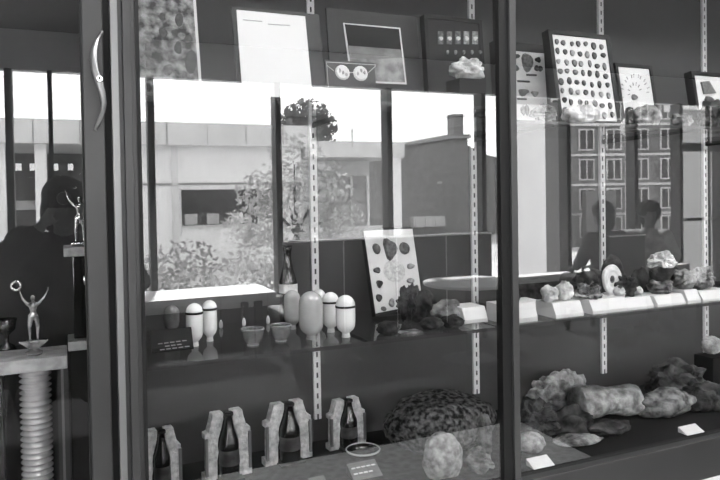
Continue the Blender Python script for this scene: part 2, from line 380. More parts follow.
# white sheet
b = Board('white_sheet', 'large blank white sheet with a faint heading, standing on the top shelf', 'sheet', 243, 313, 99, (236.5, 12), .14, TBL)
b.plain(WHITE, .005, 'sheet')
MB().box((-.012, .0055, 0), (b.w+.045, .012, b.h+.012)).obj('backing_board', mat('charcoal board', .03, .65), b.t)['label'] = 'dark backing board'
for q in (((243, 19.5), (262, 21.5)), ((268, 24), (290, 25.5))): b.bar('faint_heading', *q, .0022, mat('faint print', .45, .7))
# dark board with white bordered picture
b = Board('picture_board', 'dark board with a white bordered landscape picture', 'board', 333, 424, 106, (326, 9), .34, TBL)
b.plain(mat('charcoal board', .03, .65), .008); W_ = .0022
b.quad('picture_border', [(343, 23), (400, 28), (406.5, 84.5), (351, 82)], WHITE, .002)
b.quad('picture_sky', [(344.5, 24.5), (398.5, 29.5), (401.5, 56), (348, 47)], BLACK, .002, .002)
b.quad('picture_land', [(348, 47), (401.5, 56), (404.5, 82.5), (352, 80.5)], mat('picture greys', .06, .7, v2=.38, scale=20, detail=8), .002, .002)
b.quad('picture_hill', [(347, 46), (400, 50), (401.5, 58), (372, 60), (349, 58)], mat('picture mid', .16, .7, var=.3, scale=20), .001, .004)
# small card with white spectacles
b = Board('spectacle_card', 'small dark card with pale corner lines and white round spectacles', 'card', 328, 378, 106, (324.5, 61), .20, TBL)
b.plain(mat('dark display card', .05, .65), .004)
b.bar('pale_line', (326, 62), (376, 65), .0011, WHITE); b.bar('pale_line', (326.5, 62), (329, 96), .0011, WHITE)
for i, x in enumerate((342.5, 360.5)):
    b.blob('spectacle_lens', (x, 72.5+i), 7.3, 7.6, WHITE, 3+i, .004, .03)
    for k in range(3): b.blob('lens_mark', (x-3+k*3.2, 71+(k*7+i*3) % 5), 1.2, 2.3, SPEC[2], 40+k+i, .0055)
b.bar('spectacle_arm', (334, 71), (327, 65.5), .0012, WHITE); b.bar('spectacle_arm', (368, 73), (375.5, 66), .0012, WHITE); b.bar('spectacle_bridge', (349.5, 72.5), (353.5, 72.5), .0014, WHITE)
# black box frame with five pale specimens
b = Board('specimen_box', 'black specimen box with a row of pale pinned specimens', 'specimen box', 430, 488, 108, (424, 15), .30, TBL)
b.framed(.012, .03, BLACK, mat('black velvet', .02, .9), 'velvet_lining')
for i in range(5):
    x = 441+i*8.6
    b.quad('specimen_tube', [(x-2.6, 31), (x+2.6, 31.3), (x+2.6, 44), (x-2.6, 43.7)], SPEC[1] if i < 3 else SPEC[2], .003)
    b.blob('pale_specimen', (x, 38.5), 2.3, 2.2, WHITE, 80+i, .007)
    b.blob('pale_specimen', (x+7-i*.4, 52), 1.3, 2.2, SPEC[2], 90+i, .005)
# insect frame
b = Board('framed_specimens', 'black frame with one large dark oval specimen and pale crystals below', 'frame', 499, 556, 121, (494, 41), .31, TB, 'framed specimen boards')
b.framed(.030, .03, BLACK, PALE)
for i, (x, y, rx, ry, c) in enumerate(((528, 62, 6, 9.5, 1), (538.5, 59.5, 2.5, 3, 0), (537, 68, 2, 3.2, 0), (541, 68.5, 2, 3, 0), (517.5, 56, 2.5, 2.5, 0), (516.5, 68, 3, 3, 0), (524, 92, 5.5, 3.5, 1), (535.5, 93.5, 3.5, 3, 2))):
    b.blob('specimen', (x, y), rx, ry, SPEC[c], 100+i)
for q in (((527, 74.5), (537, 75)), ((518, 81), (530, 81.5)), ((518, 98.5), (527, 99))): b.bar('specimen_bar', *q, .004, SPEC[0])
for i, (x, y, rx, ry) in enumerate(((523.5, 110, 2, 6), (527.5, 110, 2, 6))): b.blob('specimen_point', (x, y), rx, ry, SPEC[1], 120+i)
# big frame of ovals
b = Board('framed_specimens', 'tall black frame with rows of small dark oval stones on white', 'frame', 560, 622, 123, (548, 30.5), .17, TB, 'framed specimen boards')
b.framed(.016, .035, BLACK, WHITE)
for j in range(8):
    for i in range(7):
        rg = random.Random(j*9+i); fx = (i+.5)/7; fy = (j+.45)/8.4
        tlx, tly, trx, try_ = 552+j*1.55, 36, 608, 43
        x = (552.5+fy*10.5)+fx*(52+fy*3)+rg.uniform(-.8, .8); y = 36+fx*6+fy*83+rg.uniform(-1, 1)
        b.blob('oval_stone', (x, y), rg.uniform(1.6, 2.7), rg.uniform(2.4, 3.9), SPEC[(i*3+j*5+rg.randint(0, 1)) % 3 if rg.random() < .55 else 0], 200+j*9+i, .005, .07)
# radial frame
b = Board('framed_specimens', 'small black frame with a ring of thin grey slips on white', 'frame', 624, 661, 125, (615, 64), .24, TB, 'framed specimen boards')
b.framed(.013, .03, BLACK, WHITE)
for i in range(14):
    t = math.pi*(.02+i*1.06/13); x, y = 635.5+12.5*math.cos(t)+(.6 if i % 2 else -.6), 93-16*math.sin(t)
    b.bar('specimen_slip', (x, y), (x+2.2*math.cos(t), y-3.2*math.sin(t)), .0022, SPEC[2])
    if i % 2: b.bar('specimen_slip', (635.5+5*math.cos(t), 92-7*math.sin(t)), (635.5+7*math.cos(t), 92-10*math.sin(t)), .002, SPEC[1])
b.blob('specimen', (635, 97), 3, 3, SPEC[1], 9)
# far right frame
b = Board('framed_specimens', 'black frame at the right end of the top shelf, dark wedge on white', 'frame', 700, 746, 130, (691, 72), .24, TB, 'framed specimen boards')
b.framed(.016, .035, BLACK, WHITE)
b.quad('specimen', [(701, 82), (709, 81), (716, 93), (704, 94)], SPEC[1], .006)
b.blob('specimen', (711, 103), 5, 8, SPEC[0], 77)
# board with stones leaning on the middle shelf
b = Board('stone_board', 'pale board with mounted dark stones leaning on the middle shelf', 'board', 375.5, 425, 313, (363.5, 231), .36, SH+.0008)
b.plain(BLACK, .028, 'dark_backing')
b.quad('pale_face', [(363.5, 231), (412, 229), (422.5, 304), (375.5, 313.5)], PALE, .003); b.f = -.003
for i, (x, y, rx, ry, c) in enumerate(((389.5, 249, 6.5, 11.5, 1), (376, 249, 4.2, 5.2, 1), (404, 248.5, 5.2, 6.5, 1), (376.5, 270.5, 3, 3.5, 1), (379, 284, 3.2, 4, 0), (378.5, 298, 3, 4, 0), (410, 266.5, 3.8, 2.8, 2), (410, 281, 3.6, 3, 2), (383, 309, 2.4, 2.6, 1), (391, 303, 3.2, 4, 2))):
    b.blob('mounted_stone', (x, y), rx, ry, SPEC[c], 300+i, .009)
b.blob('sand_disc', (394, 271), 11, 11.5, mat('sand disc', .5, .9, var=.25, scale=120), 5, .002, .02)
b.bar('thin_stem', (395, 276), (396, 296), .0008, SPEC[2])

# ================================================================ ROCKS
def rock(name, label, cat, c, dims, m, seed, rough=.28, freq=1.6, sub=4, group=None, rz=0.0, flat=True, parent=None, facet=False):
    bm = bmesh.new(); bmesh.ops.create_icosphere(bm, subdivisions=sub, radius=1)
    off = Vector((seed*3.1, seed*1.7, seed*.9))
    for v in bm.verts:
        d = v.co.normalized(); n = noise.fractal(d*freq+off, 1.0, 2.0, 5)
        if facet: n += .6*(noise.cell(d*freq*1.6+off)-.5)
        r = 1+rough*n; p = d*r
        v.co = Vector((p.x*dims[0]/2, p.y*dims[1]/2, p.z*dims[2]/2))
    lo = min(v.co.z for v in bm.verts); hi = max(v.co.z for v in bm.verts); cut = lo+(hi-lo)*.14 if flat else lo
    for v in bm.verts:
        v.co.z = max(v.co.z, cut)
        v.co.z = (v.co.z-cut)*dims[2]/(hi-cut)
    mb = MB(); mb.bm.free(); mb.bm = bm
    o = mb.obj(name, m, parent, 0, not facet)
    o.location = Vector(c); o.rotation_euler = (0, 0, rz)
    if not parent: tag(o, label, cat, group)
    return o
def size(px0, px1, py0, py1, Y):           # metres spanned by a box of pixels at depth Y
    a, b_ = at(px0, (py0+py1)/2, Y), at(px1, (py0+py1)/2, Y)
    c, d = at((px0+px1)/2, py0, Y), at((px0+px1)/2, py1, Y)
    return b_.x-a.x, c.z-d.z
def rock_px(name, label, cat, box, Y, z, m, seed, dep=None, group=None, **k):
    x0, y0, x1, y1 = box; sx, sz = size(x0, x1, y0, y1, Y); p = at((x0+x1)/2, y1, Y)
    zt = at((x0+x1)/2, y0, Y).z
    return rock(name, label, cat, (p.x, Y, z), (sx*.94, dep or min(sx*.9, .2), max(.02, zt-z)), m, seed, group=group, **k)
# top shelf
g = 'rocks on the top shelf'
pq = at(468, 100, .17); zr = at(468, 80, .17).z
o = MB().box((-.05, -.03, 0), (.05, .05, zr-TBL)).obj('black_riser', BLACK, None, .002, False, (pq.x, .17, TBL)); tag(o, 'black riser block under the pale crumbly rock on the top shelf', 'riser')
rock_px('rock', 'pale crumbly rock in front of the black specimen box', 'rock', (452, 57, 484, 100), .17, zr+.0006, ROCK_P, 2, .075, g, rough=.35, freq=2.4)
rock_px('crystal', 'clear pointed crystal standing before the frame with the large oval', 'crystal', (531, 103, 555, 122), .15, TB, ROCK_M, 5, .06, g, facet=True)
rock_px('rock', 'pale low rock before the tall frame of ovals', 'rock', (564, 104, 598, 126), .12, TB, ROCK_P, 8, .07, g, rough=.4)
rock_px('rock', 'round grey rock before the frame with the ring of slips', 'rock', (634, 104, 659, 128), .13, TB, ROCK_M, 11, .08, g)
rock_px('rock', 'dark jagged rock at the right end of the top shelf', 'rock', (700, 99, 722, 132), .13, TB, ROCK_D, 14, .08, g, rough=.5)
rock_px('rock', 'flat pale rock between the ring frame and the far right frame', 'rock', (672, 113, 692, 129), .16, TB, ROCK_M, 17, .06, g)
pp = at(629.5, 122, .12)
o = MB().lathe([(.016, 0), (.017, .01), (.015, .05), (.012, .062), (.004, .066)], 16).obj('dark_vial', DARKG, None, 0, True, (pp.x, .12, TB)); tag(o, 'short dark vial beside the round grey rock', 'vial')

# ================================================================ MIDDLE SHELF, WIDE BAY
SZ = SH+.0008
# dark notice with three faint lines
p = atz(152, 353, SZ); q = atz(193, 347, SZ)
b = Board('notice_card', 'small dark notice with three faint lines of print on the middle shelf', 'notice', 152, 194, 352, None, .13, SZ, None, .05, .035)
b.plain(mat('notice card', .016, .6, spec=.1), .004)
for i, (x0, x1, y) in enumerate(((158, 188, 343.0), (165, 183, 346.2), (160, 191, 349.2))):
    n = 5 if i != 1 else 3
    for k in range(n):
        xa = x0+(x1-x0)*k/n; xb = x0+(x1-x0)*(k+.75)/n
        sl = -.13
        u0, v0 = b.uv(xa, y+(xa-170)*sl-.5); u1, v1 = b.uv(xb, y+(xb-170)*sl-.5)
        MB().box((min(u0, u1), -.0006, .5*(v0+v1)-.0014), (max(u0, u1), 0, .5*(v0+v1)+.0014)).obj('faint_print', mat('pale print', .22, .7), b.t)
def blank(label, cx, top, base, wpx, body, ring=True, group='round topped bottle blanks on the middle shelf', stub=True):
    p = atz(cx, base, SZ); Y = min(max(p.y, .10), .42); p = at(cx, base, Y); w_, _ = size(cx-wpx/2, cx+wpx/2, top, base, Y); R = w_/2
    H = at(cx, top, Y).z-SZ; t = thing('bottle_blank', label, 'bottle blank', (p.x, Y, SZ), group)
    prof = [(R*.42, 0), (R*.42, .010), (R*.37, .012), (R*.52, .016), (R*.80, .023), (R*.95, .032), (R, .042), (R*1.02, H*.5), (R, H-R*1.05)]
    prof += [(R*math.cos(a), H-R*1.05+R*1.05*math.sin(a)) for a in [math.pi/2*k/8 for k in range(1, 8)]]+[(R*.05, H)]
    MB().lathe(prof, 28).obj('body', body, t, 0, True)
    if ring:
        z = H-R*1.15
        MB().lathe([(R*.99, z-.003), (R*1.06, z-.003), (R*1.06, z+.003), (R*.99, z+.003)], 28, close=False).obj('ring', BLACK, t)
    MB().lathe([(R*.46, 0), (R*.46, .004)], 20).obj('foot', body, t)
    return t
blank('clear dark bottle blank at the left, behind the notice', 172, 305, 334, 16, mat('smoke glass', .06, .15, v2=.3, scale=9, spec=.8), False)
blank('white bottle blank second from the left, nearer and with a low ring', 195, 303, 346, 17, PORCEL)
blank('white bottle blank tucked close behind the second one', 210, 300, 341, 15, PORCEL)
blank('grey bottle blank standing in front of the tall dark bottle', 292.5, 290, 329, 16, FROST, False)
blank('largest bottle blank, grey and streaked, in the middle', 311.5, 291, 339, 23, FROST, False)
blank('small pale bottle blank peeping out behind the largest one', 319, 289, 326, 14, PORCEL, False)
blank('white bottle blank with dark ring, behind and left of the rightmost', 331, 292, 332, 16, PORCEL)
blank('bright white bottle blank at the right end of the row', 346, 295, 337, 18, PORCEL)
# tall dark bottle
def bottle_prof(R, H): return [(R*.9, 0), (R, .006), (R, H*.22), (R*.9, H*.34), (R*.98, H*.48), (R*.92, H*.58), (R*.55, H*.74), (R*.40, H*.86), (R*.40, H*.94), (R*.48, H*.945), (R*.48, H*.985), (R*.38, H)]
Y = .36; p = at(289, 330, Y); t = thing('bottle', 'tall dark glass bottle with a pale label at the back of the middle shelf', 'bottle', (p.x, Y, SZ))
H = at(289, 246, Y).z-SZ; R = size(280, 298, 300, 310, Y)[0]/2
MB().lathe(bottle_prof(R, H), 28).obj('body', DARKG, t, 0, True)
MB().lathe([(R*1.0, H*.43), (R*1.01, H*.44), (R*1.0, H*.53), (R*.97, H*.54)], 28, close=False).obj('label', mat('bottle label', .4, .7, v2=.8, scale=30), t)
MB().lathe([(R*.44, H*.985), (R*.5, H*.99), (R*.5, H*1.01), (R*.2, H*1.015)], 16).obj('cap', BLACK, t)
# bowls
HIGHLIT = mat('highlit bowl glass', .14, .2, v2=.34, scale=14, spec=.7); HIGHLIT.node_tree.nodes['Principled BSDF'].inputs['Alpha'].default_value = .5  # pale half-clear colour stands in for highlights on clear bowls
def bowl(label, cx, base, wpx, group):
    p = atz(cx, base, SZ); Y = min(max(p.y, .11), .4); p = at(cx, base, Y); R = size(cx-wpx/2, cx+wpx/2, base, base, Y)[0]/2
    t = thing('glass_bowl', label, 'bowl', (p.x, Y, SZ), group)
    prof = [(R*.45, 0), (R*.5, .003), (R*.8, .018), (R*.97, .040), (R, .046), (R*.93, .046), (R*.88, .040), (R*.72, .02), (R*.4, .007), (R*.02, .006)]
    MB().lathe(prof, 30).obj('bowl_body', mat('highlit bowl glass', .10, .25, v2=.30, scale=14, spec=.6), t, 0, True)
    mb = MB(); mb.lathe([(R*1.0, .044), (R*1.01, .0465), (R*.93, .0475), (R*.92, .044)], 30, close=False); mb.obj('rim', mat('glass bowl rim', .3, .2), t, 0, True)
    MB().lathe([(R*.5, 0), (R*.52, .002), (R*.4, .004)], 24).obj('foot', mat('bright glass rim', .6, .2), t)
bowl('clear glass bowl beside the white blanks, first of two', 253, 345, 23, 'glass bowls')
bowl('clear glass bowl next to the grey blanks, second of two', 281, 341, 21, 'glass bowls')
for i, (x, y, lab) in enumerate(((221, 328, 'thin glass rod with white bulb, first from the white blanks'), (244, 326, 'thin glass rod with white bulb, between white blanks and bowls'), (268, 320, 'thin glass rod with white bulb, behind the second bowl'))):
    p = atz(x, y, SZ); Y = min(p.y, .45); p = at(x, y, Y); t = thing('glass_rod', lab, 'glass rod', (p.x, Y, SZ), 'thin glass rods')
    MB().lathe([(.004, 0), (.0065, .006), (.006, .016), (.0022, .026)], 12).obj('bulb', PORCEL, t, 0, True)
    MB().lathe([(.0018, .025), (.0018, .10)], 8).obj('tube', CLEAR, t)
# rocks and cards by the stone board
g = 'rocks on the middle shelf'
rock_px('rock', 'dark pointed rock leaning over the lower right of the stone board', 'rock', (397, 282, 421, 322), .27, SZ, ROCK_D, 21, .06, g, rough=.35, facet=True)
rock_px('rock', 'dark low rock lying left of the square print', 'rock', (378, 321, 399, 335), .12, SZ, ROCK_D, 23, .06, g)
rock_px('rock', 'dark mushroom shaped rock right of the pointed rock', 'rock', (413, 290, 435, 321), .25, SZ, ROCK_D, 25, .07, g, rough=.5)
rock_px('rock', 'rounded pale grey rock under the reflected round table', 'rock', (430, 299, 464, 324), .22, SZ, ROCK_M, 27, .1, g)
rock_px('rock', 'dark lumpy rock before the rounded pale rock', 'rock', (421, 316, 442, 331), .12, SZ, ROCK_D, 29, .06, g)
rock_px('rock', 'dark rock at the foot of the white block near the post', 'rock', (442, 314, 462, 329), .12, SZ, ROCK_D, 31, .05, g, rough=.4)
p = atz(400, 335, SZ); a2 = atz(421, 333, SZ)
o = MB().box((0, 0, 0), (.075, .05, .004)).obj('photo_print', mat('mottled photo print', .02), None, 0, False, (p.x, .09, SZ)); tag(o, 'small square mottled print lying flat on the middle shelf', 'print')
def block(label, x0, x1, ytop, ybot, Y, grp='white blocks on the middle shelf'):
    a, b_ = at(x0, ybot, Y), at(x1, ybot, Y); h = max(.02, at(x0, ytop, Y).z-SZ); W = b_.x-a.x
    o = MB().prism([(0, 0), (.10, 0), (.10, h), (.018, h), (0, h*.25)], 0, W, Matrix.Rotation(math.pi/2, 4, 'Z')).obj('white_block', mat('white block paint', .66, .6), None, .001, False, (a.x+W, Y, SZ))
    tag(o, label, 'block', grp); return h, a.x, W
block('white block left of the black post, on the wide bay shelf', 465, 488, 309, 322, .14)

# ================================================================ MIDDLE SHELF, RIGHT BAY
BL = [(505, 538, 306, 324, 'white block nearest the black post, a small dark ball on it'), (556, 584, 304, 320, 'white block under the pale lumpy rocks'), (593, 628, 301, 315, 'white block under the ringed slice and crystals'),
      (628, 654, 299, 311, 'white block under the dark spiky cluster'), (658, 686, 297, 306, 'white block under the tall banded rock'), (688, 701, 291, 304, 'narrow white block beside the tall banded rock'), (703, 730, 292, 301, 'white block at the right end of the shelf')]
TOPS = []
for x0, x1, yt, yb, lab in BL: TOPS.append(block(lab, x0, x1, yt, yb, .075))
def on(i, frac, Y=.14):
    h, x, W = TOPS[i]; return Vector((x+W*frac, Y, SZ+h+.0006))
g = 'rocks on the white blocks'
def orock(i, frac, label, dims, m, seed, Y=.125, **k):
    return rock('rock', label, 'rock', on(i, frac, Y), dims, m, seed, group=g, **k)
orock(0, .55, 'small dark ball of rock on the block nearest the post', (.045, .045, .04), ROCK_D, 41)
o = MB().prism([(0, 0), (.09, 0), (.09, .035), (.012, .035), (0, .012)], 0, .10, Matrix.Rotation(math.pi/2, 4, 'Z')).obj('white_block', mat('white block paint', .82), None, .001, False, (1.50, .22, SZ)); tag(o, 'white block set back behind the small dark ball', 'block', 'white blocks on the middle shelf')
orock(1, .15, 'pale lumpy rock left of its neighbour on the second block', (.055, .05, .055), ROCK_P, 42, rough=.4)
orock(1, .68, 'taller pale lumpy rock on the right of the second block', (.055, .05, .065), ROCK_P, 43, rough=.4)
orock(2, .2, 'grey crystal clump left of the ringed slice', (.085, .07, .06), ROCK_M, 44, rough=.4, facet=True)
# ringed slice: a pale disc with a hole-like dark core
p = on(2, .97, .14); t = thing('agate_slice', 'pale ringed stone slice standing upright', 'stone slice', p)
mb = MB(); n = 40; prof = []
for ring, (r, y) in enumerate(((.050, .008), (.052, 0), (.048, -.004), (.034, -.005), (.026, -.002))):
    prof.append([mb.bm.verts.new((r*.82*(1+.05*math.sin(3*a+1))*math.cos(a)-.004*math.sin(a), y, .054+r*(1+.05*math.sin(2*a))*math.sin(a))) for a in [2*math.pi*i/n for i in range(n)]])
for a_, b_ in zip(prof, prof[1:]):
    for i in range(n): mb.bm.faces.new((a_[i], a_[(i+1) % n], b_[(i+1) % n], b_[i]))
mb.bm.faces.new(prof[0]); mb.bm.faces.new(prof[-1][::-1]); mb.obj('pale_rim', mat('agate pale', .6, .5, v2=.85, scale=40), t)
MB().ball((-.002, .0, .055), 0.015, 16, (.8, .3, 1)).obj('core', ROCK_M, t, 0, True)
MB().box((-.022, -.012, 0), (.022, .02, .008)).obj('slice_foot', WHITE, t)
orock(3, .08, 'small pale stone right of the ringed slice', (.04, .05, .04), ROCK_P, 45)
orock(3, .35, 'dark spiky crystal cluster on the fourth block', (.075, .06, .075), ROCK_D, 46, rough=.6, freq=2.6)
orock(3, .85, 'tiny pale stone beside the dark spiky cluster', (.03, .03, .03), ROCK_P, 47)
p = on(4, .62, .14); t = thing('banded_rock', 'tall rock with pale crystal head, dark waist and pale foot', 'rock', p)
rock('pale_foot', '', '', (0, 0, 0), (.10, .085, .06), ROCK_M, 48, parent=t, rough=.15, facet=True); rock('dark_waist', '', '', (.0, 0, .04), (.085, .07, .075), ROCK_D, 49, parent=t, rough=.12)
rock('pale_head', '', '', (.008, 0, .092), (.125, .075, .062), ROCK_P, 50, parent=t, rough=.35, facet=True)
rock('rock', 'dark upright slab of rock behind the tall banded rock', 'rock', (on(4, 0).x-.005, .28, SZ), (.10, .07, .17), ROCK_D, 51, group=g, rough=.12)
orock(5, .45, 'dark and pale rock on the narrow block', (.075, .08, .075), ROCK_M, 52, rough=.4)
rock('rock', 'black round rock behind the narrow block', 'rock', (on(5, 0).x-.03, .26, SZ), (.08, .07, .12), ROCK_D, 53, group=g)
orock(6, .35, 'grey pointed rock on the block at the right end', (.12, .08, .085), ROCK_M, 54, facet=True)
# dark rocks at the back
for i, (x0, x1, yt, Y, lab) in enumerate(((512, 556, 279, .36, 'long black rock at the back near the post'), (556, 590, 281, .38, 'low black rock at the back behind the pale lumpy rocks'), (575, 603, 266, .42, 'tall black rock at the back behind the ringed slice'))):
    rock_px('rock', lab, 'rock', (x0, yt, x1, 306), Y, SZ, ROCK_D, 60+i, .09, 'black rocks at the back of the shelf', rough=.25)

# ================================================================ CASE FLOOR, WIDE BAY
FZ = SILL+.0006
def mould(label, cx, top, base, wpx, Y):
    p = at(cx, base, Y); H = at(cx, top, Y).z-FZ; W = size(cx-wpx/2, cx+wpx/2, base, base, Y)[0]
    t = thing('bottle_mould', label, 'bottle mould', (p.x, Y, FZ), 'open bottle moulds', .10)
    hb = H*.98
    cav = [(.23, 0), (.23, .30), (.20, .42), (.215, .52), (.20, .62), (.13, .78), (.09, .9), (.09, 1)]     # half widths of the hollow
    outl = [(.5, 0), (.5, .12), (.43, .12), (.43, .30), (.42, .62), (.48, .64), (.48, .72), (.40, .74), (.33, .92), (.31, 1)]
    for s_ in (-1, 1):
        pts = [(s_*x*W, z*hb) for x, z in outl]+[(s_*x*W, z*hb) for x, z in cav[::-1]]
        MB().prism(pts, -.004, .03).obj('mould_half', PLASTER, t, .0015)
        MB().box((s_*W*.455-.004, -.010, hb*.10), (s_*W*.455+.004, .0, hb*.66)).obj('hinge_rod', mat('dull steel', .25, .4, .7), t)
    MB().box((-W*.30, .022, 0), (W*.30, .036, hb*.97)).obj('mould_back', BLACK, t)
    MB().box((-W*.26, -.04, 0), (W*.26, .03, .006)).obj('mould_base', BLACK, t)
    MB().lathe(bottle_prof(W*.205, H*.96), 24, (0, -.012, .007)).obj('bottle', DARKG, t, 0, True)
    MB().lathe([(W*.207, H*.22), (W*.21, H*.23), (W*.196, H*.44), (W*.19, H*.45)], 24, (0, -.012, .004), False).obj('bottle_label', mat('worn label', .02, .5, v2=.14, scale=18), t, 0, True)
    MB().lathe([(W*.10, 0), (W*.10, H*.03), (W*.07, H*.045)], 16, (0, -.012, H*.95)).obj('bottle_cap', BLACK, t)
mould('open bottle mould half hidden by the left frame post', 162, 428, 493, 42, .36)
mould('open bottle mould with dark bottle, second from the left frame', 228.5, 410, 476, 49, .38)
mould('open bottle mould with dark bottle, third and most upright', 289, 401, 463, 49, .42)
mould('smaller open bottle mould behind the dark dish', 348, 398, 452, 38, .45)
p = at(363, 451, .33); t = thing('glass_dish', 'shallow dark glass dish in front of the smallest mould', 'dish', (p.x, .33, FZ))
R = .056
MB().lathe([(R*.6, 0), (R*.65, .004), (R*.9, .02), (R, .032), (R*.94, .034), (R*.84, .022), (R*.5, .008), (R*.02, .007)], 32).obj('dish_body', mat('dark dish glass', .03, .12, spec=.8), t, 0, True)
MB().lathe([(R*1.0, .031), (R*1.02, .034), (R*.95, .0365), (R*.93, .033)], 32, close=False).obj('bright_rim', mat('bright glass rim', .6), t, 0, True)
# grey printed card
def floor_card(name, label, cat, c, W, Dp, lean, m, rz=0.0, group=None):
    t = thing(name, label, cat, c, group, rz)
    MB().prism([(0, 0), (Dp, lean), (Dp, 0)], 0, W, Matrix.Rotation(math.pi/2, 4, 'Z')).obj('card', m, t, 0, False, (W, 0, 0)); return t
p = at(353, 480, .20); t = floor_card('printed_card', 'grey card with two lines of pale print on the case floor', 'card', (p.x, .19, FZ), .095, .06, .03, mat('grey print card', .13, .7))
for i, (z, n) in enumerate(((.66, 5), (.34, 4))):
    for k in range(n):
        x0 = .008+k*.0165; y_ = .06*z; zz = .03*z
        MB().box((x0, y_-.0035, zz+.0004), (x0+.0125, y_+.0035, zz+.0024)).obj('pale_print', mat('pale print bright', .75, .7), t)
p = at(313, 481, .20); floor_card('printed_card', 'blank grey card near the third bottle mould', 'card', (p.x, .21, FZ), .05, .035, .012, mat('grey print card', .13))
# boulder and its neighbours
rock_px('boulder', 'large dark mottled boulder on the floor of the wide bay', 'boulder', (386, 392, 496, 470), .33, FZ, ROCK_B, 71, .30, rough=.16, freq=1.3, sub=5)
rock_px('rock', 'pale rounded rock in front of the dark boulder', 'rock', (424, 432, 463, 490), .115, FZ, mat('pale granite', .12, .85, v2=.42, scale=45, detail=8, bump=.5), 72, .10, 'rocks on the case floor', rough=.14)
rock_px('rock', 'pale layered rock beside the black post', 'rock', (466, 446, 492, 487), .10, FZ, ROCK_M, 73, .09, 'rocks on the case floor', facet=True)
rock_px('rock', 'small bright stone at the right end of the boulder', 'rock', (481, 412, 490, 470), .16, FZ, ROCK_M, 74, .06, 'rocks on the case floor')

# ================================================================ CASE FLOOR, RIGHT BAY
g = 'rocks on the case floor'
def frock(label, box, Y, m, seed, dep=.12, z=FZ, name='rock', cat='rock', **k): return rock_px(name, label, cat, box, Y, z, m, seed, dep, g, **k)
frock('pale frothy coral-like rock heaped high behind the dark crystals', (532, 369, 588, 430), .43, mat('frothy rock', .16, .85, v2=.55, scale=30, detail=6, bump=1.0), 81, .13, rough=.32, freq=2.6, sub=5)
frock('dark grey crystal rock left of the frothy rock', (514, 398, 556, 446), .25, mat('dark crystals', .008, .6, v2=.11, spec=.15, scale=30, bump=.8), 82, .13, rough=.35, facet=True)
frock('rounded grey rock behind the card nearest the post', (516, 432, 544, 459), .16, mat('pale granite', .12), 83, .09, rough=.14)
frock('flat pale slab rock lying at the front right of the frothy rock', (555, 437, 600, 459), .15, ROCK_M, 84, .11, rough=.22)
frock('black rough rock in front of the petrified log', (588, 420, 630, 449), .155, ROCK_D, 85, .09, rough=.4)
frock('black crumbly rock between the crystals and the slab', (546, 405, 594, 446), .23, ROCK_D, 86, .12, rough=.45)
frock('big dark rock with pale veins at the right of the bay', (648, 359, 702, 410), .36, mat('veined dark rock', .008, .8, spec=.1, v2=.14, scale=16, detail=7, bump=.8), 87, .18, rough=.3, facet=True)
frock('grey weathered rock below the big veined rock', (640, 388, 692, 425), .22, ROCK_M, 88, .14, rough=.25)
frock('black rock at the right edge under the pale cube', (686, 382, 722, 425), .20, ROCK_D, 89, .12, rough=.3)
# petrified log
a, b_ = at(578, 412, .29), at(630, 412, .29)
t = thing('petrified_log', 'pale petrified log lying across the right bay floor', 'log', (a.x, .29, FZ))
L = b_.x-a.x
mb = MB(); n = 26; rings = []
for i in range(15):
    u = i/14; rr = .056*(1+.06*math.sin(u*9)); ring = []
    for k in range(n):
        a2 = 2*math.pi*k/n; q = rr*(1+.12*noise.noise(Vector((u*3, math.cos(a2)*1.5, math.sin(a2)*1.5)))+.05*noise.noise(Vector((u*9, math.cos(a2)*5, math.sin(a2)*5))))
        ring.append(mb.bm.verts.new((u*L+.012*noise.noise(Vector((a2, 0, 5)))*(1 if i in (0, 14) else 0), -.02*u+q*math.cos(a2), -.018*u+.056+q*math.sin(a2)*.98)))
    rings.append(ring)
for r1, r2 in zip(rings, rings[1:]):
    for k in range(n): mb.bm.faces.new((r1[k], r1[(k+1) % n], r2[(k+1) % n], r2[k]))
mb.bm.faces.new(rings[0]); mb.bm.faces.new(rings[-1])
lo = min(v.co.z for v in mb.bm.verts)
for v in mb.bm.verts: v.co.z -= lo
mb.obj('log_body', mat('petrified wood', .14, .75, v2=.60, scale=26, detail=8, bump=1.0), t, 0, True)
MB().ball((L*.97, -.02, .058), .05, 16, (.12, 1, 1)).obj('broken_end', ROCK_P, t)
rock('cube_rock', 'pale cube shaped rock on a black support at the right edge', 'rock', (at(716, 372, .38).x, .40, FZ+.1356), (.085, .075, .085), ROCK_P, 90, .12, facet=True, flat=False)
o = MB().box((-.05, -.045, 0), (.06, .05, .135)).obj('black_riser', BLACK, None, .003, False, (at(716, 372, .38).x, .40, FZ)); tag(o, 'black box riser under the pale cube shaped rock', 'riser')
p = at(527, 472, .06); floor_card('label_card', 'white label card on the floor near the black post', 'label card', (p.x, .024, FZ), .080, .040, .020, WHITE, 0, 'white label cards on the case floor')
p = at(679, 440, .06); floor_card('label_card', 'white label card on the floor towards the right end', 'label card', (p.x, .024, FZ), .084, .040, .018, WHITE, 0, 'white label cards on the case floor')

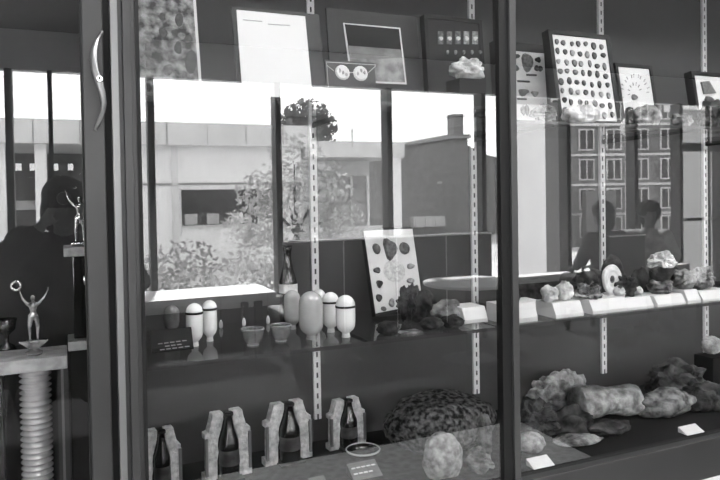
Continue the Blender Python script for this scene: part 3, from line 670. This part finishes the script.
# ================================================================ TROPHIES
def trophy_figure(mb, c, h, wreath=False, arms=True):       # a small athlete, arms raised
    c = Vector(c); k = h/1.0
    P = lambda x, z, y=0: c+Vector((x*k, y*k, z*k))
    for s_ in (-1, 1):
        mb.cap(P(.07*s_, .02), .022*k, P(.075*s_, .26), .040*k); mb.cap(P(.075*s_, .26), .040*k, P(.05*s_, .50), .058*k)
        mb.cap(P(.07*s_, .015), .022*k, P(.085*s_, .012, -.06), .016*k)
    mb.cap(P(0, .50), .075*k, P(0, .58), .058*k); mb.cap(P(0, .58), .06*k, P(0, .72), .085*k)
    mb.cap(P(-.075, .745), .04*k, P(.075, .745), .04*k); mb.cap(P(0, .76), .03*k, P(0, .82), .028*k)
    mb.ball(P(0, .875), .055*k, 12, (.85, 1, 1.15)); mb.ball(P(0, .87, -.055), .014*k, 8)
    mb.cap(P(-.10, .745), .034*k, P(-.19, .86), .026*k); mb.cap(P(-.19, .86), .026*k, P(-.235, 1.02), .018*k); mb.ball(P(-.24, 1.04), .024*k, 8)
    mb.cap(P(.10, .745), .034*k, P(.20, .86), .026*k); mb.cap(P(.20, .86), .026*k, P(.28, 1.0), .018*k); mb.ball(P(.29, 1.025), .022*k, 8)
    for i in range(3): mb.cap(P(.29, 1.03), .008*k, P(.27+.02*i, 1.07), .006*k)
FIG = mat('worn plated metal', .85, .22, .6, v2=.25, scale=45)
p = at(34, 357, .18); TX = p.x; slab_t = at(34, 356, .18).z; slab_b = at(34, 369, .18).z
t = thing('trophy', 'tall trophy on a ribbed column, winged foot and victory figure holding a wreath', 'trophy', (TX, .22, FZ))
hz = slab_b-FZ
MB().box((-.12, -.07, 0), (.072, .07, .05)).obj('base', BLACK, t, .003)
n = 27; prof = []
for i in range(n):
    z0 = .05+(hz-.05)*i/n; dz = (hz-.05)/n
    prof += [(.028, z0), (.0345, z0+dz*.35), (.0375, z0+dz*.5), (.0345, z0+dz*.65)]
prof.append((.029, hz)); MB().lathe(prof, 28).obj('ribbed_column', mat('ribbed plastic', .6, .25, .2), t, 0, True)
for x in (-.085, .063):
    MB().box((x-.013, -.03, .05), (x+.013, .02, hz)).obj('side_post', mat('dark side post', .05, .3), t)
    MB().box((x-.004, -.033, .05), (x+.002, -.028, hz)).obj('post_strip', mat('post strip', .2, .3, .5), t)
MB().box((-.125, -.075, hz), (.075, .06, slab_t-FZ)).obj('marble_slab', MARBLE, t, .003)
zt = slab_t-FZ
MB().lathe([(.018, zt), (.02, zt+.006), (.008, zt+.014), (.010, zt+.024), (.016, zt+.032), (.016, zt+.036)], 20, (.0, -.02, 0)).obj('riser', FIG, t, 0, True)
MB().prism([(-.034, zt+.034), (-.012, zt+.016), (.0, zt+.012), (.012, zt+.016), (.034, zt+.034), (.02, zt+.036), (-.02, zt+.036)], -.03, -.01).obj('winged_foot', FIG, t, .002)
mb = MB(); fz = zt+.035; FH = (at(34, 295, .2).z-FZ-fz)/.93
trophy_figure(mb, (0, -.02, fz), FH); remeshed(mb, 'figure', FIG, t, .0022, 3)
wc = Vector((-.30*FH, -.02, fz+1.14*FH)); mb = MB()
for i in range(20):
    a0, a1 = 2*math.pi*i/20, 2*math.pi*(i+1)/20
    mb.cap(wc+Vector((.085*FH*math.cos(a0), 0, .085*FH*math.sin(a0))), .030*FH, wc+Vector((.085*FH*math.cos(a1), 0, .085*FH*math.sin(a1))), .030*FH)
mb.obj('wreath', CHROME, t, 0, True)
# second trophy, partly behind the door stile
p = at(82, 250, .24); t = thing('trophy', 'two tier trophy with dark column and pale slabs, half hidden by the door stile', 'trophy', (p.x+.004, .25, FZ))
zz = lambda y: at(78, y, .24).z-FZ
MB().box((-.04, -.05, 0), (.040, .06, zz(347))).obj('base', BLACK, t, .002)
MB().box((-.043, -.055, zz(347)), (.043, .055, zz(338))).obj('pale_slab', MARBLE, t, .002)
MB().box((-.028, -.02, zz(338)), (.028, .03, zz(255))).obj('column', mat('glossy column', .01, .08, spec=.8), t, .003)
MB().box((.008, -.023, zz(338)), (.012, -.019, zz(255))).obj('column_strip', CHROME, t)
MB().box((-.048, -.055, zz(255)), (.048, .055, zz(246))).obj('pale_slab', MARBLE, t, .002)
mb = MB(); z0 = zz(246); trophy_figure(mb, (-.008, -.01, z0+.008), (zz(193)-z0)/1.05); mb.box((-.03, -.03, z0), (.014, .01, z0+.01)); remeshed(mb, 'figure', CHROME, t, .0025, 3)
MB().ball((.0, -.026, zz(280)), .006, 8, (.6, .4, 2)).obj('badge', CHROME, t)
# small dark trophy far left
p = at(6, 352, .40); t = thing('trophy', 'small dark trophy cup at the far left behind the ribbed trophy', 'trophy', (p.x, .43, FZ))
zc = at(6, 352, .40).z-FZ; MB().box((-.05, -.05, 0), (.05, .05, zc)).obj('base', BLACK, t, .003)
MB().lathe([(.025, zc), (.02, zc+.01), (.006, zc+.02), (.006, zc+.04), (.022, zc+.055), (.027, zc+.085), (.024, zc+.085), (.018, zc+.06), (.002, zc+.05)], 20).obj('cup', mat('tarnished cup', .12, .25, .8), t, 0, True)
MB().box((-.012, -.052, zc-.03), (.012, -.05, zc-.008)).obj('plaque', CHROME, t)
for i, (x, y, lab) in enumerate(((71, 49, 'upper small white shelf peg on the partition'), (73, 126, 'lower small white shelf peg on the partition'))):
    p = at(x, y, .40); t = thing('shelf_peg', lab, 'shelf peg', (.105, .40, p.z), 'shelf pegs')
    MB().tube([(-.028, 0, .001), (-.018, 0, .001), (0, 0, 0)], [.006, .004, .003], 8).obj('peg', WHITE, t)
    MB().box((-.004, -.006, -.008), (0, .006, .008)).obj('peg_plate', WHITE, t)

# ================================================================ PEOPLE
def head(mb, c, fwd, r=.095):
    c = Vector(c); f = Vector(fwd).normalized(); sx = f.cross(Vector((0, 0, 1))).normalized(); up = sx.cross(f)
    mm = Matrix.Identity(4)
    for i in range(3): mm[i][0], mm[i][1], mm[i][2], mm[i][3] = sx[i], f[i], up[i], c[i]
    mb.ball((0, -.01, .025), r*.98, 16, (.80, 1.0, .98), mm); mb.ball((0, .02, -.045), r*.66, 14, (.88, 1, 1.0), mm); mb.ball((0, .055, -.085), r*.30, 10, (1.1, .9, .8), mm)
    mb.ball((0, .095, -.022), .017, 8, (.8, 1, 1.3), mm); mb.ball((0, .088, .0), .012, 8, (.7, 1, 1.8), mm)
    mb.ball((0, .083, -.058), .018, 8, (1.3, .5, .5), mm)
    for s_ in (-1, 1):
        mb.ball((.034*s_, .078, .006), .013, 8, (1.2, .6, .7), mm); mb.ball((.078*s_, -.005, -.012), .026, 8, (.3, .7, 1.1), mm)
        mb.ball((.034*s_, .080, .024), .016, 8, (1.5, .5, .4), mm)
    return mm
def hand(mb, wrist, d, curl, up, s_=1):      # d = along the hand, up = back of the hand
    w = Vector(wrist); d = Vector(d).normalized(); up = Vector(up); sd = d.cross(up).normalized(); up = sd.cross(d)
    for k in range(4): mb.cap(w, .022, w+d*.085+sd*(k-1.5)*.021, .0115)
    for k, L in enumerate((.068, .078, .072, .056)):
        b0 = w+d*.088+sd*(k-1.5)*.021; q = d
        for j, f in enumerate((.46, .30, .24)):
            q = (q-up*curl*.55).normalized(); e = b0+q*L*f; mb.cap(b0, .0095-.001*j, e, .0088-.001*j); b0 = e
    b0 = w+d*.025-sd*.022*s_; e = b0+(d*.6-sd*s_*.75-up*.3).normalized()*.045; mb.cap(b0, .014, e, .011); mb.cap(e, .011, e+(d*.9-sd*s_*.15-up*.4).normalized()*.035, .009)
def person(name, label, J, fwd, hairs, top, legs, cat='person', coatlen=None):
    t = thing(name, label, cat, (J['hip'][0], J['hip'][1], 0))
    off = -Vector((J['hip'][0], J['hip'][1], 0)); V = {k: Vector(v)+off for k, v in J.items()}
    mb = MB(); mm = head(mb, V['head'], fwd)
    mb.cap(V['neck'], .055, V['head']-Vector((0, 0, .07)), .052); mb.cap(V['hip'], .13, V['waist'], .12); mb.cap(V['waist'], .12, V['chest'], .135); mb.cap(V['chest'], .11, V['neck'], .06)
    for s_ in ('l', 'r'):
        mb.cap(V['chest'], .1, V['sh_'+s_], .062); mb.cap(V['sh_'+s_], .056, V['el_'+s_], .043); mb.cap(V['el_'+s_], .043, V['wr_'+s_], .028)
        mb.cap(V['hip'], .11, V['th_'+s_], .09); mb.cap(V['th_'+s_], .088, V['kn_'+s_], .06); mb.cap(V['kn_'+s_], .058, V['an_'+s_], .038)
        fw = Vector(fwd); fw.z = 0; fw.normalize(); mb.cap(V['an_'+s_]-Vector((0, 0, .02)), .04, V['an_'+s_]+fw*.14-Vector((0, 0, .05)), .03)
        hd = V['wr_'+s_]-V['el_'+s_]; tgt = V.get('hd_'+s_); hd = (tgt-V['wr_'+s_]) if tgt else hd
        hand(mb, V['wr_'+s_], hd, .9, J.get('up_'+s_, (0, 0, 1)), 1 if s_ == 'l' else -1)
    remeshed(mb, 'body', SKIN, t, .011, 4)
    mb = MB()
    if coatlen:
        for s_ in (-1, 1): mb.cap(V['chest']+Vector((.16*s_, .0, -.03)), .13, V['hip']+Vector((.20*s_, .05, -.02)), .16); mb.cap(V['sh_l' if s_ < 0 else 'sh_r'], .085, V['waist']+Vector((.24*s_, .04, 0)), .11)
    mb.cap(V['hip'], .165, V['waist'], .155); mb.cap(V['waist'], .155, V['chest'], .165); mb.cap(V['chest'], .14, V['neck']-Vector((0, 0, .015)), .085)
    if coatlen: mb.cap(V['el_l'], .09, V['waist'], .14); mb.cap(V['sh_l'].lerp(V['wr_l'], .45), .09, V['chest'], .14)
    for s_ in ('l', 'r'):
        mb.cap(V['chest'], .13, V['sh_'+s_], .082); mb.cap(V['sh_'+s_], .08, V['el_'+s_], .066); mb.cap(V['el_'+s_], .066, V['el_'+s_].lerp(V['wr_'+s_], .88), .046)
        if coatlen: mb.cap(V['hip'], .165, V['th_'+s_].lerp(V['kn_'+s_], coatlen), .125)
    remeshed(mb, 'coat' if coatlen else 'shirt', top, t, .018, 4)
    mb = MB()
    mb.cap(V['hip'], .145, V['hip']+Vector((0, 0, .05)), .14)
    for s_ in ('l', 'r'):
        mb.cap(V['hip'], .13, V['th_'+s_], .105); mb.cap(V['th_'+s_], .102, V['kn_'+s_], .075); mb.cap(V['kn_'+s_], .073, V['an_'+s_].lerp(V['kn_'+s_], .12), .056)
    remeshed(mb, 'trousers', legs, t, .018, 4)
    mb = MB()
    fw = Vector(fwd); fw.z = 0; fw.normalize()
    for s_ in ('l', 'r'): mb.cap(V['an_'+s_]-Vector((0, 0, .015))-fw*.03, .052, V['an_'+s_]+fw*.16-Vector((0, 0, .045)), .04)
    mb.flush()
    for v in mb.bm.verts: v.co.z = max(v.co.z, .004)
    remeshed(mb, 'shoes', BLACK, t, .012, 3)
    mb = MB()
    for (c, r, sc) in hairs: mb.ball(c, r, 16, sc, mm)
    remeshed(mb, 'hair', HAIR, t, .010, 3)
    return t
person('person', 'person in a dark coat crouching with a camera raised, mirrored at the left', dict(
    hip=(-.02, -2.02, .66), waist=(-.02, -1.99, .86), chest=(-.01, -1.93, 1.06), neck=(0, -1.88, 1.20), head=(0, -1.83, 1.365),
    sh_l=(-.24, -1.91, 1.13), sh_r=(.24, -1.91, 1.13), el_l=(-.34, -1.78, 1.0), el_r=(.32, -1.78, .99), wr_l=(-.10, -1.75, 1.27), wr_r=(.12, -1.76, 1.29),
    hd_l=(-.045, -1.73, 1.36), hd_r=(.075, -1.74, 1.37), up_l=(-1, .3, 0), up_r=(1, .3, 0),
    th_l=(-.11, -1.99, .63), th_r=(.11, -1.99, .63), kn_l=(-.15, -1.66, .50), kn_r=(.15, -1.68, .47), an_l=(-.14, -1.95, .09), an_r=(.14, -1.98, .09)), (0, 1, -.02),
    [((0, -.03, .05), .112, (.9, 1.0, .85)), ((0, -.055, -.05), .10, (.95, .7, 1.1)), ((.075, -.03, -.03), .045, (.7, 1, 1.9)), ((-.075, -.03, -.03), .045, (.7, 1, 1.9))], COAT, TROUS, coatlen=.6)
t = thing('camera', 'black hand-held camera raised to the crouching person\'s face', 'camera', (0, -1.70, HC))
MB().box((-.068, -.018, -.042), (.068, .016, .042)).box((-.022, -.018, .042), (.022, .014, .062)).obj('camera_body', BLACK, t, .004)
mb = MB(); bmesh.ops.create_cone(mb.bm, cap_ends=True, segments=24, radius1=.030, radius2=.028, depth=.026, matrix=Matrix.Translation((0, .029, 0)) @ Matrix.Rotation(-math.pi/2, 4, 'X')); mb.obj('lens', mat('lens barrel', .03, .3), t)
mb = MB(); bmesh.ops.create_cone(mb.bm, cap_ends=True, segments=16, radius1=.009, radius2=.009, depth=.008, matrix=Matrix.Translation((.045, 0, .046))); mb.obj('shutter_button', CHROME, t)

# ================================================================ LOUNGE
def settee(name, label, x0, x1, yb, top, d=1, seams=3, depth=.7, cat='settee', m=None):   # d=1: its back is towards the case
    t = thing(name, label, cat, (x0, yb, 0)); W = x1-x0; m = m or SOFA
    q = lambda a, b_: (min(-d*a, -d*b_), max(-d*a, -d*b_))
    y = q(0, .14); MB().box((0, y[0], .12), (W, y[1], top)).obj('backrest', m, t, .02)
    y = q(.14, depth); MB().box((0.02, y[0], .22), (W-.02, y[1], .38)).obj('seat', m, t, .03)
    for k, x in enumerate((.06, W-.06)):
        for yy in (.06, depth-.06): MB().box((x-.02, -d*yy-.02, 0), (x+.02, -d*yy+.02, .23)).obj('leg', BLACK, t)
    yf = -d*0.0
    for k in range(1, seams):
        x = W*k/seams; MB().tube([(x, d*.004, .2), (x, d*.004, top-.01)], .006, 6).obj('piping', PIPING, t)
    MB().tube([(0.01, d*.004, top-.006), (W-.01, d*.004, top-.006)], .008, 6).obj('piping', PIPING, t)
    return t
settee('settee', 'long high-backed dark settee in front of the lounge windows', 1.68, 3.72, -3.7, 1.01, seams=4)
settee('settee', 'high-backed dark settee at the right below the two seated heads', 4.53, 4.99, -3.05, .975, seams=1)
settee('armchair', 'dark high-backed armchair the curly haired person sits in', 5.40, 6.14, -3.98, .95, d=-1, seams=1, depth=.66, cat='armchair', m=mat('armchair vinyl', .06, .55))
t = thing('bench', 'broad white bench in the sun below the lounge windows', 'bench', (-.3, -4.24, 0))
MB().box((0, -.3, .50), (1.96, .30, .565)).obj('bench_top', LEDGE, t, .006)
for x in (.15, 1.81):
    for y in (-.24, .24): MB().box((x-.03, y-.03, 0), (x+.03, y+.03, .50)).obj('leg', BLACK, t)
o = MB().box((2.5, -1.69, .0), (4.6, -.55, .012)).obj('added_floor_mat', mat('dark mat', .012, .95, spec=0.0, var=.3, scale=80), None, .003); tag(o, 'added dark mat that dims the walkway reflection in the right bay', 'mat')  # mat added to darken the walkway mirrored over the right bay
t = thing('round_table', 'round white lounge table in front of the long settee', 'table', (3.06, -3.1, 0))
MB().lathe([(.36, .63), (.375, .635), (.375, .655), (.36, .66)], 40).obj('tabletop', LEDGE, t); MB().lathe([(.03, .02), (.03, .63)], 16).obj('leg', BLACK, t); MB().lathe([(.24, 0), (.22, .02), (.03, .04)], 28).obj('base', BLACK, t)
curl = [((0, -.02, .05), .108, (.92, 1, .9)), ((0, -.06, -.03), .095, (1, .8, 1.1))]
rgc = random.Random(5)
for i in range(46):
    a, z = rgc.uniform(0, 6.283), rgc.uniform(-.55, 1); k = math.sqrt(1-z*z)
    y_ = math.sin(a)*k
    if y_ > .35 and z < .35: continue
    curl.append(((.098*math.cos(a)*k, .10*y_-.02, .03+.105*z), .028, (1, 1, 1)))
def sitting(x, y, d, head_z=1.25, lean=0.0):
    f = Vector((d[0], d[1], 0)).normalized(); s_ = f.cross(Vector((0, 0, 1))); B = Vector((x, y, 0)); Z = Vector((0, 0, 1)); q = {}
    k = head_z-1.25
    q['hip'] = B+Z*.55; q['waist'] = B+Z*.66; q['chest'] = B+Z*(.92+k)+f*.02; q['neck'] = B+Z*(1.07+k)+f*.03; q['head'] = B+Z*(1.25+k)+f*.06
    for n_, g in (('l', -1), ('r', 1)):
        q['sh_'+n_] = B+Z*(1.02+k)+s_*g*.18; q['el_'+n_] = B+Z*.70+s_*g*.25+f*.08; q['wr_'+n_] = B+Z*.62+s_*g*.12+f*.30; q['hd_'+n_] = B+Z*.60+s_*g*.08+f*.40
        q['th_'+n_] = B+Z*.50+s_*g*.10; q['kn_'+n_] = B+Z*.48+s_*g*.12+f*.44; q['an_'+n_] = B+Z*.09+s_*g*.12+f*.46
    return {k_: tuple(v) for k_, v in q.items()}
person('person', 'seated person with dark curly hair and a striped shirt, mirrored at the right', sitting(5.62, -3.62, (-.5, 1), 1.13), (-.6, 1, 0), curl, SHIRT, TROUS)
person('person', 'seated person seen from behind with smooth dark hair, mirrored beside the pale shelf standard', sitting(4.84, -3.40, (0, -1), 1.15), (0, -1, 0), [((0, -.025, .045), .115, (.92, 1, .9)), ((0, -.06, -.05), .10, (1, .75, 1.2))], mat('dark pullover', .08, .9), TROUS)

# ================================================================ STREET SIDE (seen mirrored in the glass)
GZ = -1.06
struct('ground', MB().box((-60, -90, GZ-.2), (90, WY-.1, GZ)), LAWN, 'pale lawn and ground outside the windows', 'ground')
struct('path', MB().box((-30, -15.5, GZ), (40, -12.5, GZ+.01)), PAVE, 'light paved path across the lawn outside', 'path')
def part(mb, n, m, t): return mb.obj(n, m, t)
# low modern building
BY = -22.0
t = thing('modern_building', 'low pale concrete building with deep roof fascia across the lawn', 'building', (-.1, BY, GZ)); G = lambda z: z+.30
e = 8.15
part(MB().box((2.45, -8, 0), (e, .0, G(3.93))), 'wall', CONCL, t)
part(MB().box((-9, -8.5, G(3.9)), (e+.3, .35, G(4.66))), 'fascia', CONC, t)
for i in range(-6, 8): part(MB().box((i*1.35+.6, .35, G(3.92)), (i*1.35+.63, .362, G(4.64))), 'fascia_joint', mat('joint line', .22, .9), t)
part(MB().box((2.45, 0, G(2.55)), (e, .04, G(2.62))), 'string_course', mat('joint line', .22), t)
part(MB().box((3.48, 0, 0), (3.70, .08, G(3.92))), 'pilaster', CONC, t)
w_ = part(MB().box((3.80, -.02, G(1.15)), (6.45, .05, G(2.38))), 'window', GLAZ, t)
part(MB().box((3.78, .0, G(1.08)), (6.47, .10, G(1.15))), 'window_sill', STONE, t)
for i, x in enumerate((3.9, 4.65, 5.5)): part(MB().box((x, .05, G(1.18)), (x+.42, .06, G(1.55))), 'window_blind', mat('pale blind', .35, .8), t)
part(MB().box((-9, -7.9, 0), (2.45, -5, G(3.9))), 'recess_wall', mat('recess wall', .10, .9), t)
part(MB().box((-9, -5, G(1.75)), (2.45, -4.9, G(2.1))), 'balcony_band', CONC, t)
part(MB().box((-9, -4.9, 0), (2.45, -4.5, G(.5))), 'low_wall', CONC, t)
for x in (-1.72, -.55, 1.05): part(MB().box((x-.17, -.4, 0), (x+.17, .0, G(3.9))), 'column', CONCL, t)
part(MB().box((1.2, -4.9, G(1.95)), (2.0, -4.7, G(2.5))), 'notice_panel', STONE, t)
for i, x in enumerate((-1.35, -.9, -.15, .35, .9, 1.5, 2.05)): part(MB().box((x-.09, -3.2, G(3.18)), (x+.09, -3.0, G(3.42))), 'lamp', emit_mat('porch lamp', 5.0), t)
# lower wing
t = thing('building_wing', 'lower concrete wing beyond the tree with overhanging flat roof', 'building', (.0, BY, GZ))
part(MB().box((8.45, -9, 0), (12.0, -2.6, G(3.55))), 'wall', CONC, t)
part(MB().box((8.4, -9, G(3.54)), (12.32, .1, G(4.14))), 'roof_slab', CONC, t)
part(MB().box((11.8, -.5, 0), (12.2, 0, G(3.54))), 'pier', CONCL, t)
part(MB().box((9.6, -2.6, 0), (11.8, -2.5, G(2.9))), 'glazed_front', mat('grey glazing', .3, .3), t)
for x in (9.6, 10.35, 11.1, 11.85): part(MB().box((x-.04, -2.5, 0), (x+.04, -2.42, G(2.9))), 'glazing_bar', CONCL, t)
part(MB().box((8.4, -.3, 0), (11.9, -.1, G(.9))), 'planter_wall', CONC, t)
# brick building with chimney
t = thing('brick_building', 'dark brick building with sloping roof and square chimney', 'building', (-.3, -30, GZ-.43))
part(MB().prism([(15.9, 0), (15.9, G(4.75)), (16.6, G(5.02)), (19.6, G(5.55)), (20.75, G(5.62)), (20.75, 0)], -7, 0), 'wall', BRICK, t)
part(MB().prism([(16.5, G(5.0)), (16.5, G(5.15)), (19.6, G(5.72)), (20.9, G(5.74)), (20.9, G(5.55)), (19.6, G(5.5))], -7, .15), 'roof', mat('slate roof', .30, .8), t)
part(MB().prism([(20.75, 0), (20.75, G(5.3)), (22.2, G(4.66)), (24.5, G(4.3)), (24.5, 0)], -7, -.4), 'lean_to', BRICK, t)
part(MB().box((20.4, -1.5, G(5.4)), (21.0, -.8, G(6.95))).box((20.35, -1.55, G(6.82)), (21.05, -.75, G(6.88))), 'chimney', mat('chimney brick', .2, .9), t)
part(MB().box((17.1, 0, G(.75)), (19.0, .4, G(1.3))), 'pale_porch', STONE, t)
for i in range(3): part(MB().box((17.2+i*.6, .4, G(.8)), (17.55+i*.6, .45, G(1.2))), 'porch_window', CONC, t)
lp = Vector((19.0, .12, G(3.4))); part(MB().ball((18.9, .1, G(3.1)), .12, 10, (1.6, .6, .6)), 'wall_lamp', WHITE, t)
# pale gable and row house
t = thing('pale_gable', 'plain pale garden wall end seen just right of the black post', 'wall', (0, -9, GZ))
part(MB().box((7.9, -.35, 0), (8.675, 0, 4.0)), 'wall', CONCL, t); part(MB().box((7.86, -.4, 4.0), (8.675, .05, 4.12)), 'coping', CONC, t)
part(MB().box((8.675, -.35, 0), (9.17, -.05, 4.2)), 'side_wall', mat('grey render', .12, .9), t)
A0, A1 = Vector((18.9, -21.6, GZ)), Vector((28.2, -18.2, GZ)); dv = A1-A0; W = dv.length; ang = math.atan2(dv.y, dv.x)
t = thing('row_house', 'grey brick row house with tall paired windows and pale string courses', 'building', A0, None, ang)
part(MB().box((0, -6, 0), (W, 0, 7.6)), 'wall', BRICKM, t)
for z in (1.35, 2.62, 3.9, 5.2): part(MB().box((0, 0, z), (W, .06, z+.1)), 'string_course', STONE, t)
part(MB().box((-.1, -6, 7.4), (W+.1, .25, 7.75)), 'cornice', STONE, t)
for j, z in enumerate((.45, 1.65, 2.92, 4.2, 5.5)):
    for i in range(8):
        x = .35+i*1.2; fr = part(MB().box((x-.06, 0, z-.06), (x+.62, .05, z+.86)), 'window', STONE, t)
        part(MB().box((x, .04, z), (x+.25, .06, z+.8)).box((x+.31, .04, z), (x+.56, .06, z+.8)), 'pane', GLAZ, fr)
part(MB().box((1.6, .0, 0), (2.9, .5, 2.4)), 'porch', mat('grey render', .22), t)
t = thing('kiosk', 'pale plain wall seen through the glass door at the right', 'building', (12.62, -9.2, GZ))
part(MB().box((0, -.3, 0), (2.4, 0, 4.2)), 'wall', mat('grey white render', .30, .9), t); part(MB().box((-.1, -.4, 4.2), (2.5, .1, 4.4)), 'roof', CONC, t)
p = out(627, 215, 12); t = thing('lamp_post', 'slim pale street lamp post in front of the row house', 'lamp post', (p.x, -12, GZ))
MB().lathe([(.06, 0), (.05, .4), (.035, 3.9)], 12).obj('pole', STONE, t); MB().lathe([(.06, 3.9), (.14, 4.0), (.16, 4.2), (.05, 4.35)], 14).obj('lantern', STONE, t)
# trees and shrubs
def leaves(mb, c, r, n, s, rg, fill=.55):
    for _ in range(n):
        while True:
            q = Vector((rg.uniform(-1, 1), rg.uniform(-1, 1), rg.uniform(-1, 1)))
            if fill < q.length < 1: break
        p = Vector(c)+Vector((q.x*r[0], q.y*r[1], q.z*r[2])); a = Vector((rg.gauss(0, 1), rg.gauss(0, 1), rg.gauss(0, 1))).normalized(); b_ = a.orthogonal().normalized(); k = s*rg.uniform(.6, 1.4)
        vs = [mb.bm.verts.new(p+a*k), mb.bm.verts.new(p+b_*k*.55), mb.bm.verts.new(p-a*k), mb.bm.verts.new(p-b_*k*.55)]; mb.bm.faces.new(vs)
def tree(label, x, y, blobs, trunk, m, n, s, seed, group=None, name='tree'):
    t = thing(name, label, name, (x, y, GZ), group); rg = random.Random(seed)
    mb = MB()
    for c, r in blobs: leaves(mb, c, r, n, s, rg, .15)
    o = mb.obj('foliage', m, t)
    mb = MB(); mb.tube([(0, 0, 0), (.05, 0, trunk*.5), (0, .05, trunk)], [.12, .09, .06], 8)
    for c, r in blobs[:5]: mb.tube([(0, .03, trunk*.75), Vector(c)*.6+Vector((0, 0, trunk*.3)), c], [.05, .035, .015], 6)
    mb.obj('trunk', BARK, t); return t
tree('leafy young tree with pale foliage before the concrete building', 5.15, -14,
     [((.0, 0, 3.2), (.8, .7, .8)), ((-.85, 0, 2.5), (.6, .5, .6)), ((.6, .2, 2.6), (.85, .6, .8)), ((-.2, .2, 2.2), (.9, .7, .6)), ((1.05, 0, 1.9), (.75, .6, .7)), ((-1.1, .1, 1.7), (.8, .5, .5)), ((.3, .2, 1.4), (1.3, .6, .5))], 2.0, LEAF, 340, .07, 3)
tree('dark tree rising behind the flat roofs', out(307, 125, 33).x, -33, [((0, 0, 6.75), (1.2, 1.2, .9)), ((-.6, 0, 6.2), (1.1, 1, .9)), ((.6, 0, 6.2), (1.1, 1, .9)), ((0, 0, 5.2), (1.7, 1.3, 1.0)), ((.6, 0, 4.7), (1.2, 1, .9))], 4.6, LEAFD, 420, .15, 4)
rg = random.Random(12)
SH_ = [(-.9, -8.8, .75, .7), (.65, -8.4, .72, .74), (2.12, -8.7, .72, .8), (3.6, -9.0, .74, .86), (5.1, -9.4, .74, .9), (6.6, -9.4, .72, .85), (-.1, -10.2, .8, .8), (1.55, -10.6, .8, .95), (3.2, -10.9, .8, 1.0), (4.9, -11.3, .85, 1.05), (6.7, -11.6, .85, 1.0), (2.3, -12.9, .9, 1.1), (4.2, -13.0, .9, 1.15), (7.4, -13.2, .9, 1.1)]
for i, (x, y, r, h_) in enumerate(SH_):
    h_ += .40
    t = thing('shrub', 'low pale garden shrub in the bed outside the lounge windows', 'shrub', (x, y, GZ), 'garden shrubs outside the lounge windows')
    mb = MB(); leaves(mb, (0, 0, h_*.55), (r, r*.7, h_*.5), 420, .065, random.Random(50+i), .2); mb.obj('foliage', [LEAF, mat('pale leaves', .4, .8, v2=.8, scale=3), LEAF, mat('mid leaves', .2, .8, v2=.4, scale=3)][i % 4], t)
    MB().tube([(0, 0, 0), (0, 0, h_*.5)], [.03, .01], 6).obj('stem', BARK, t)
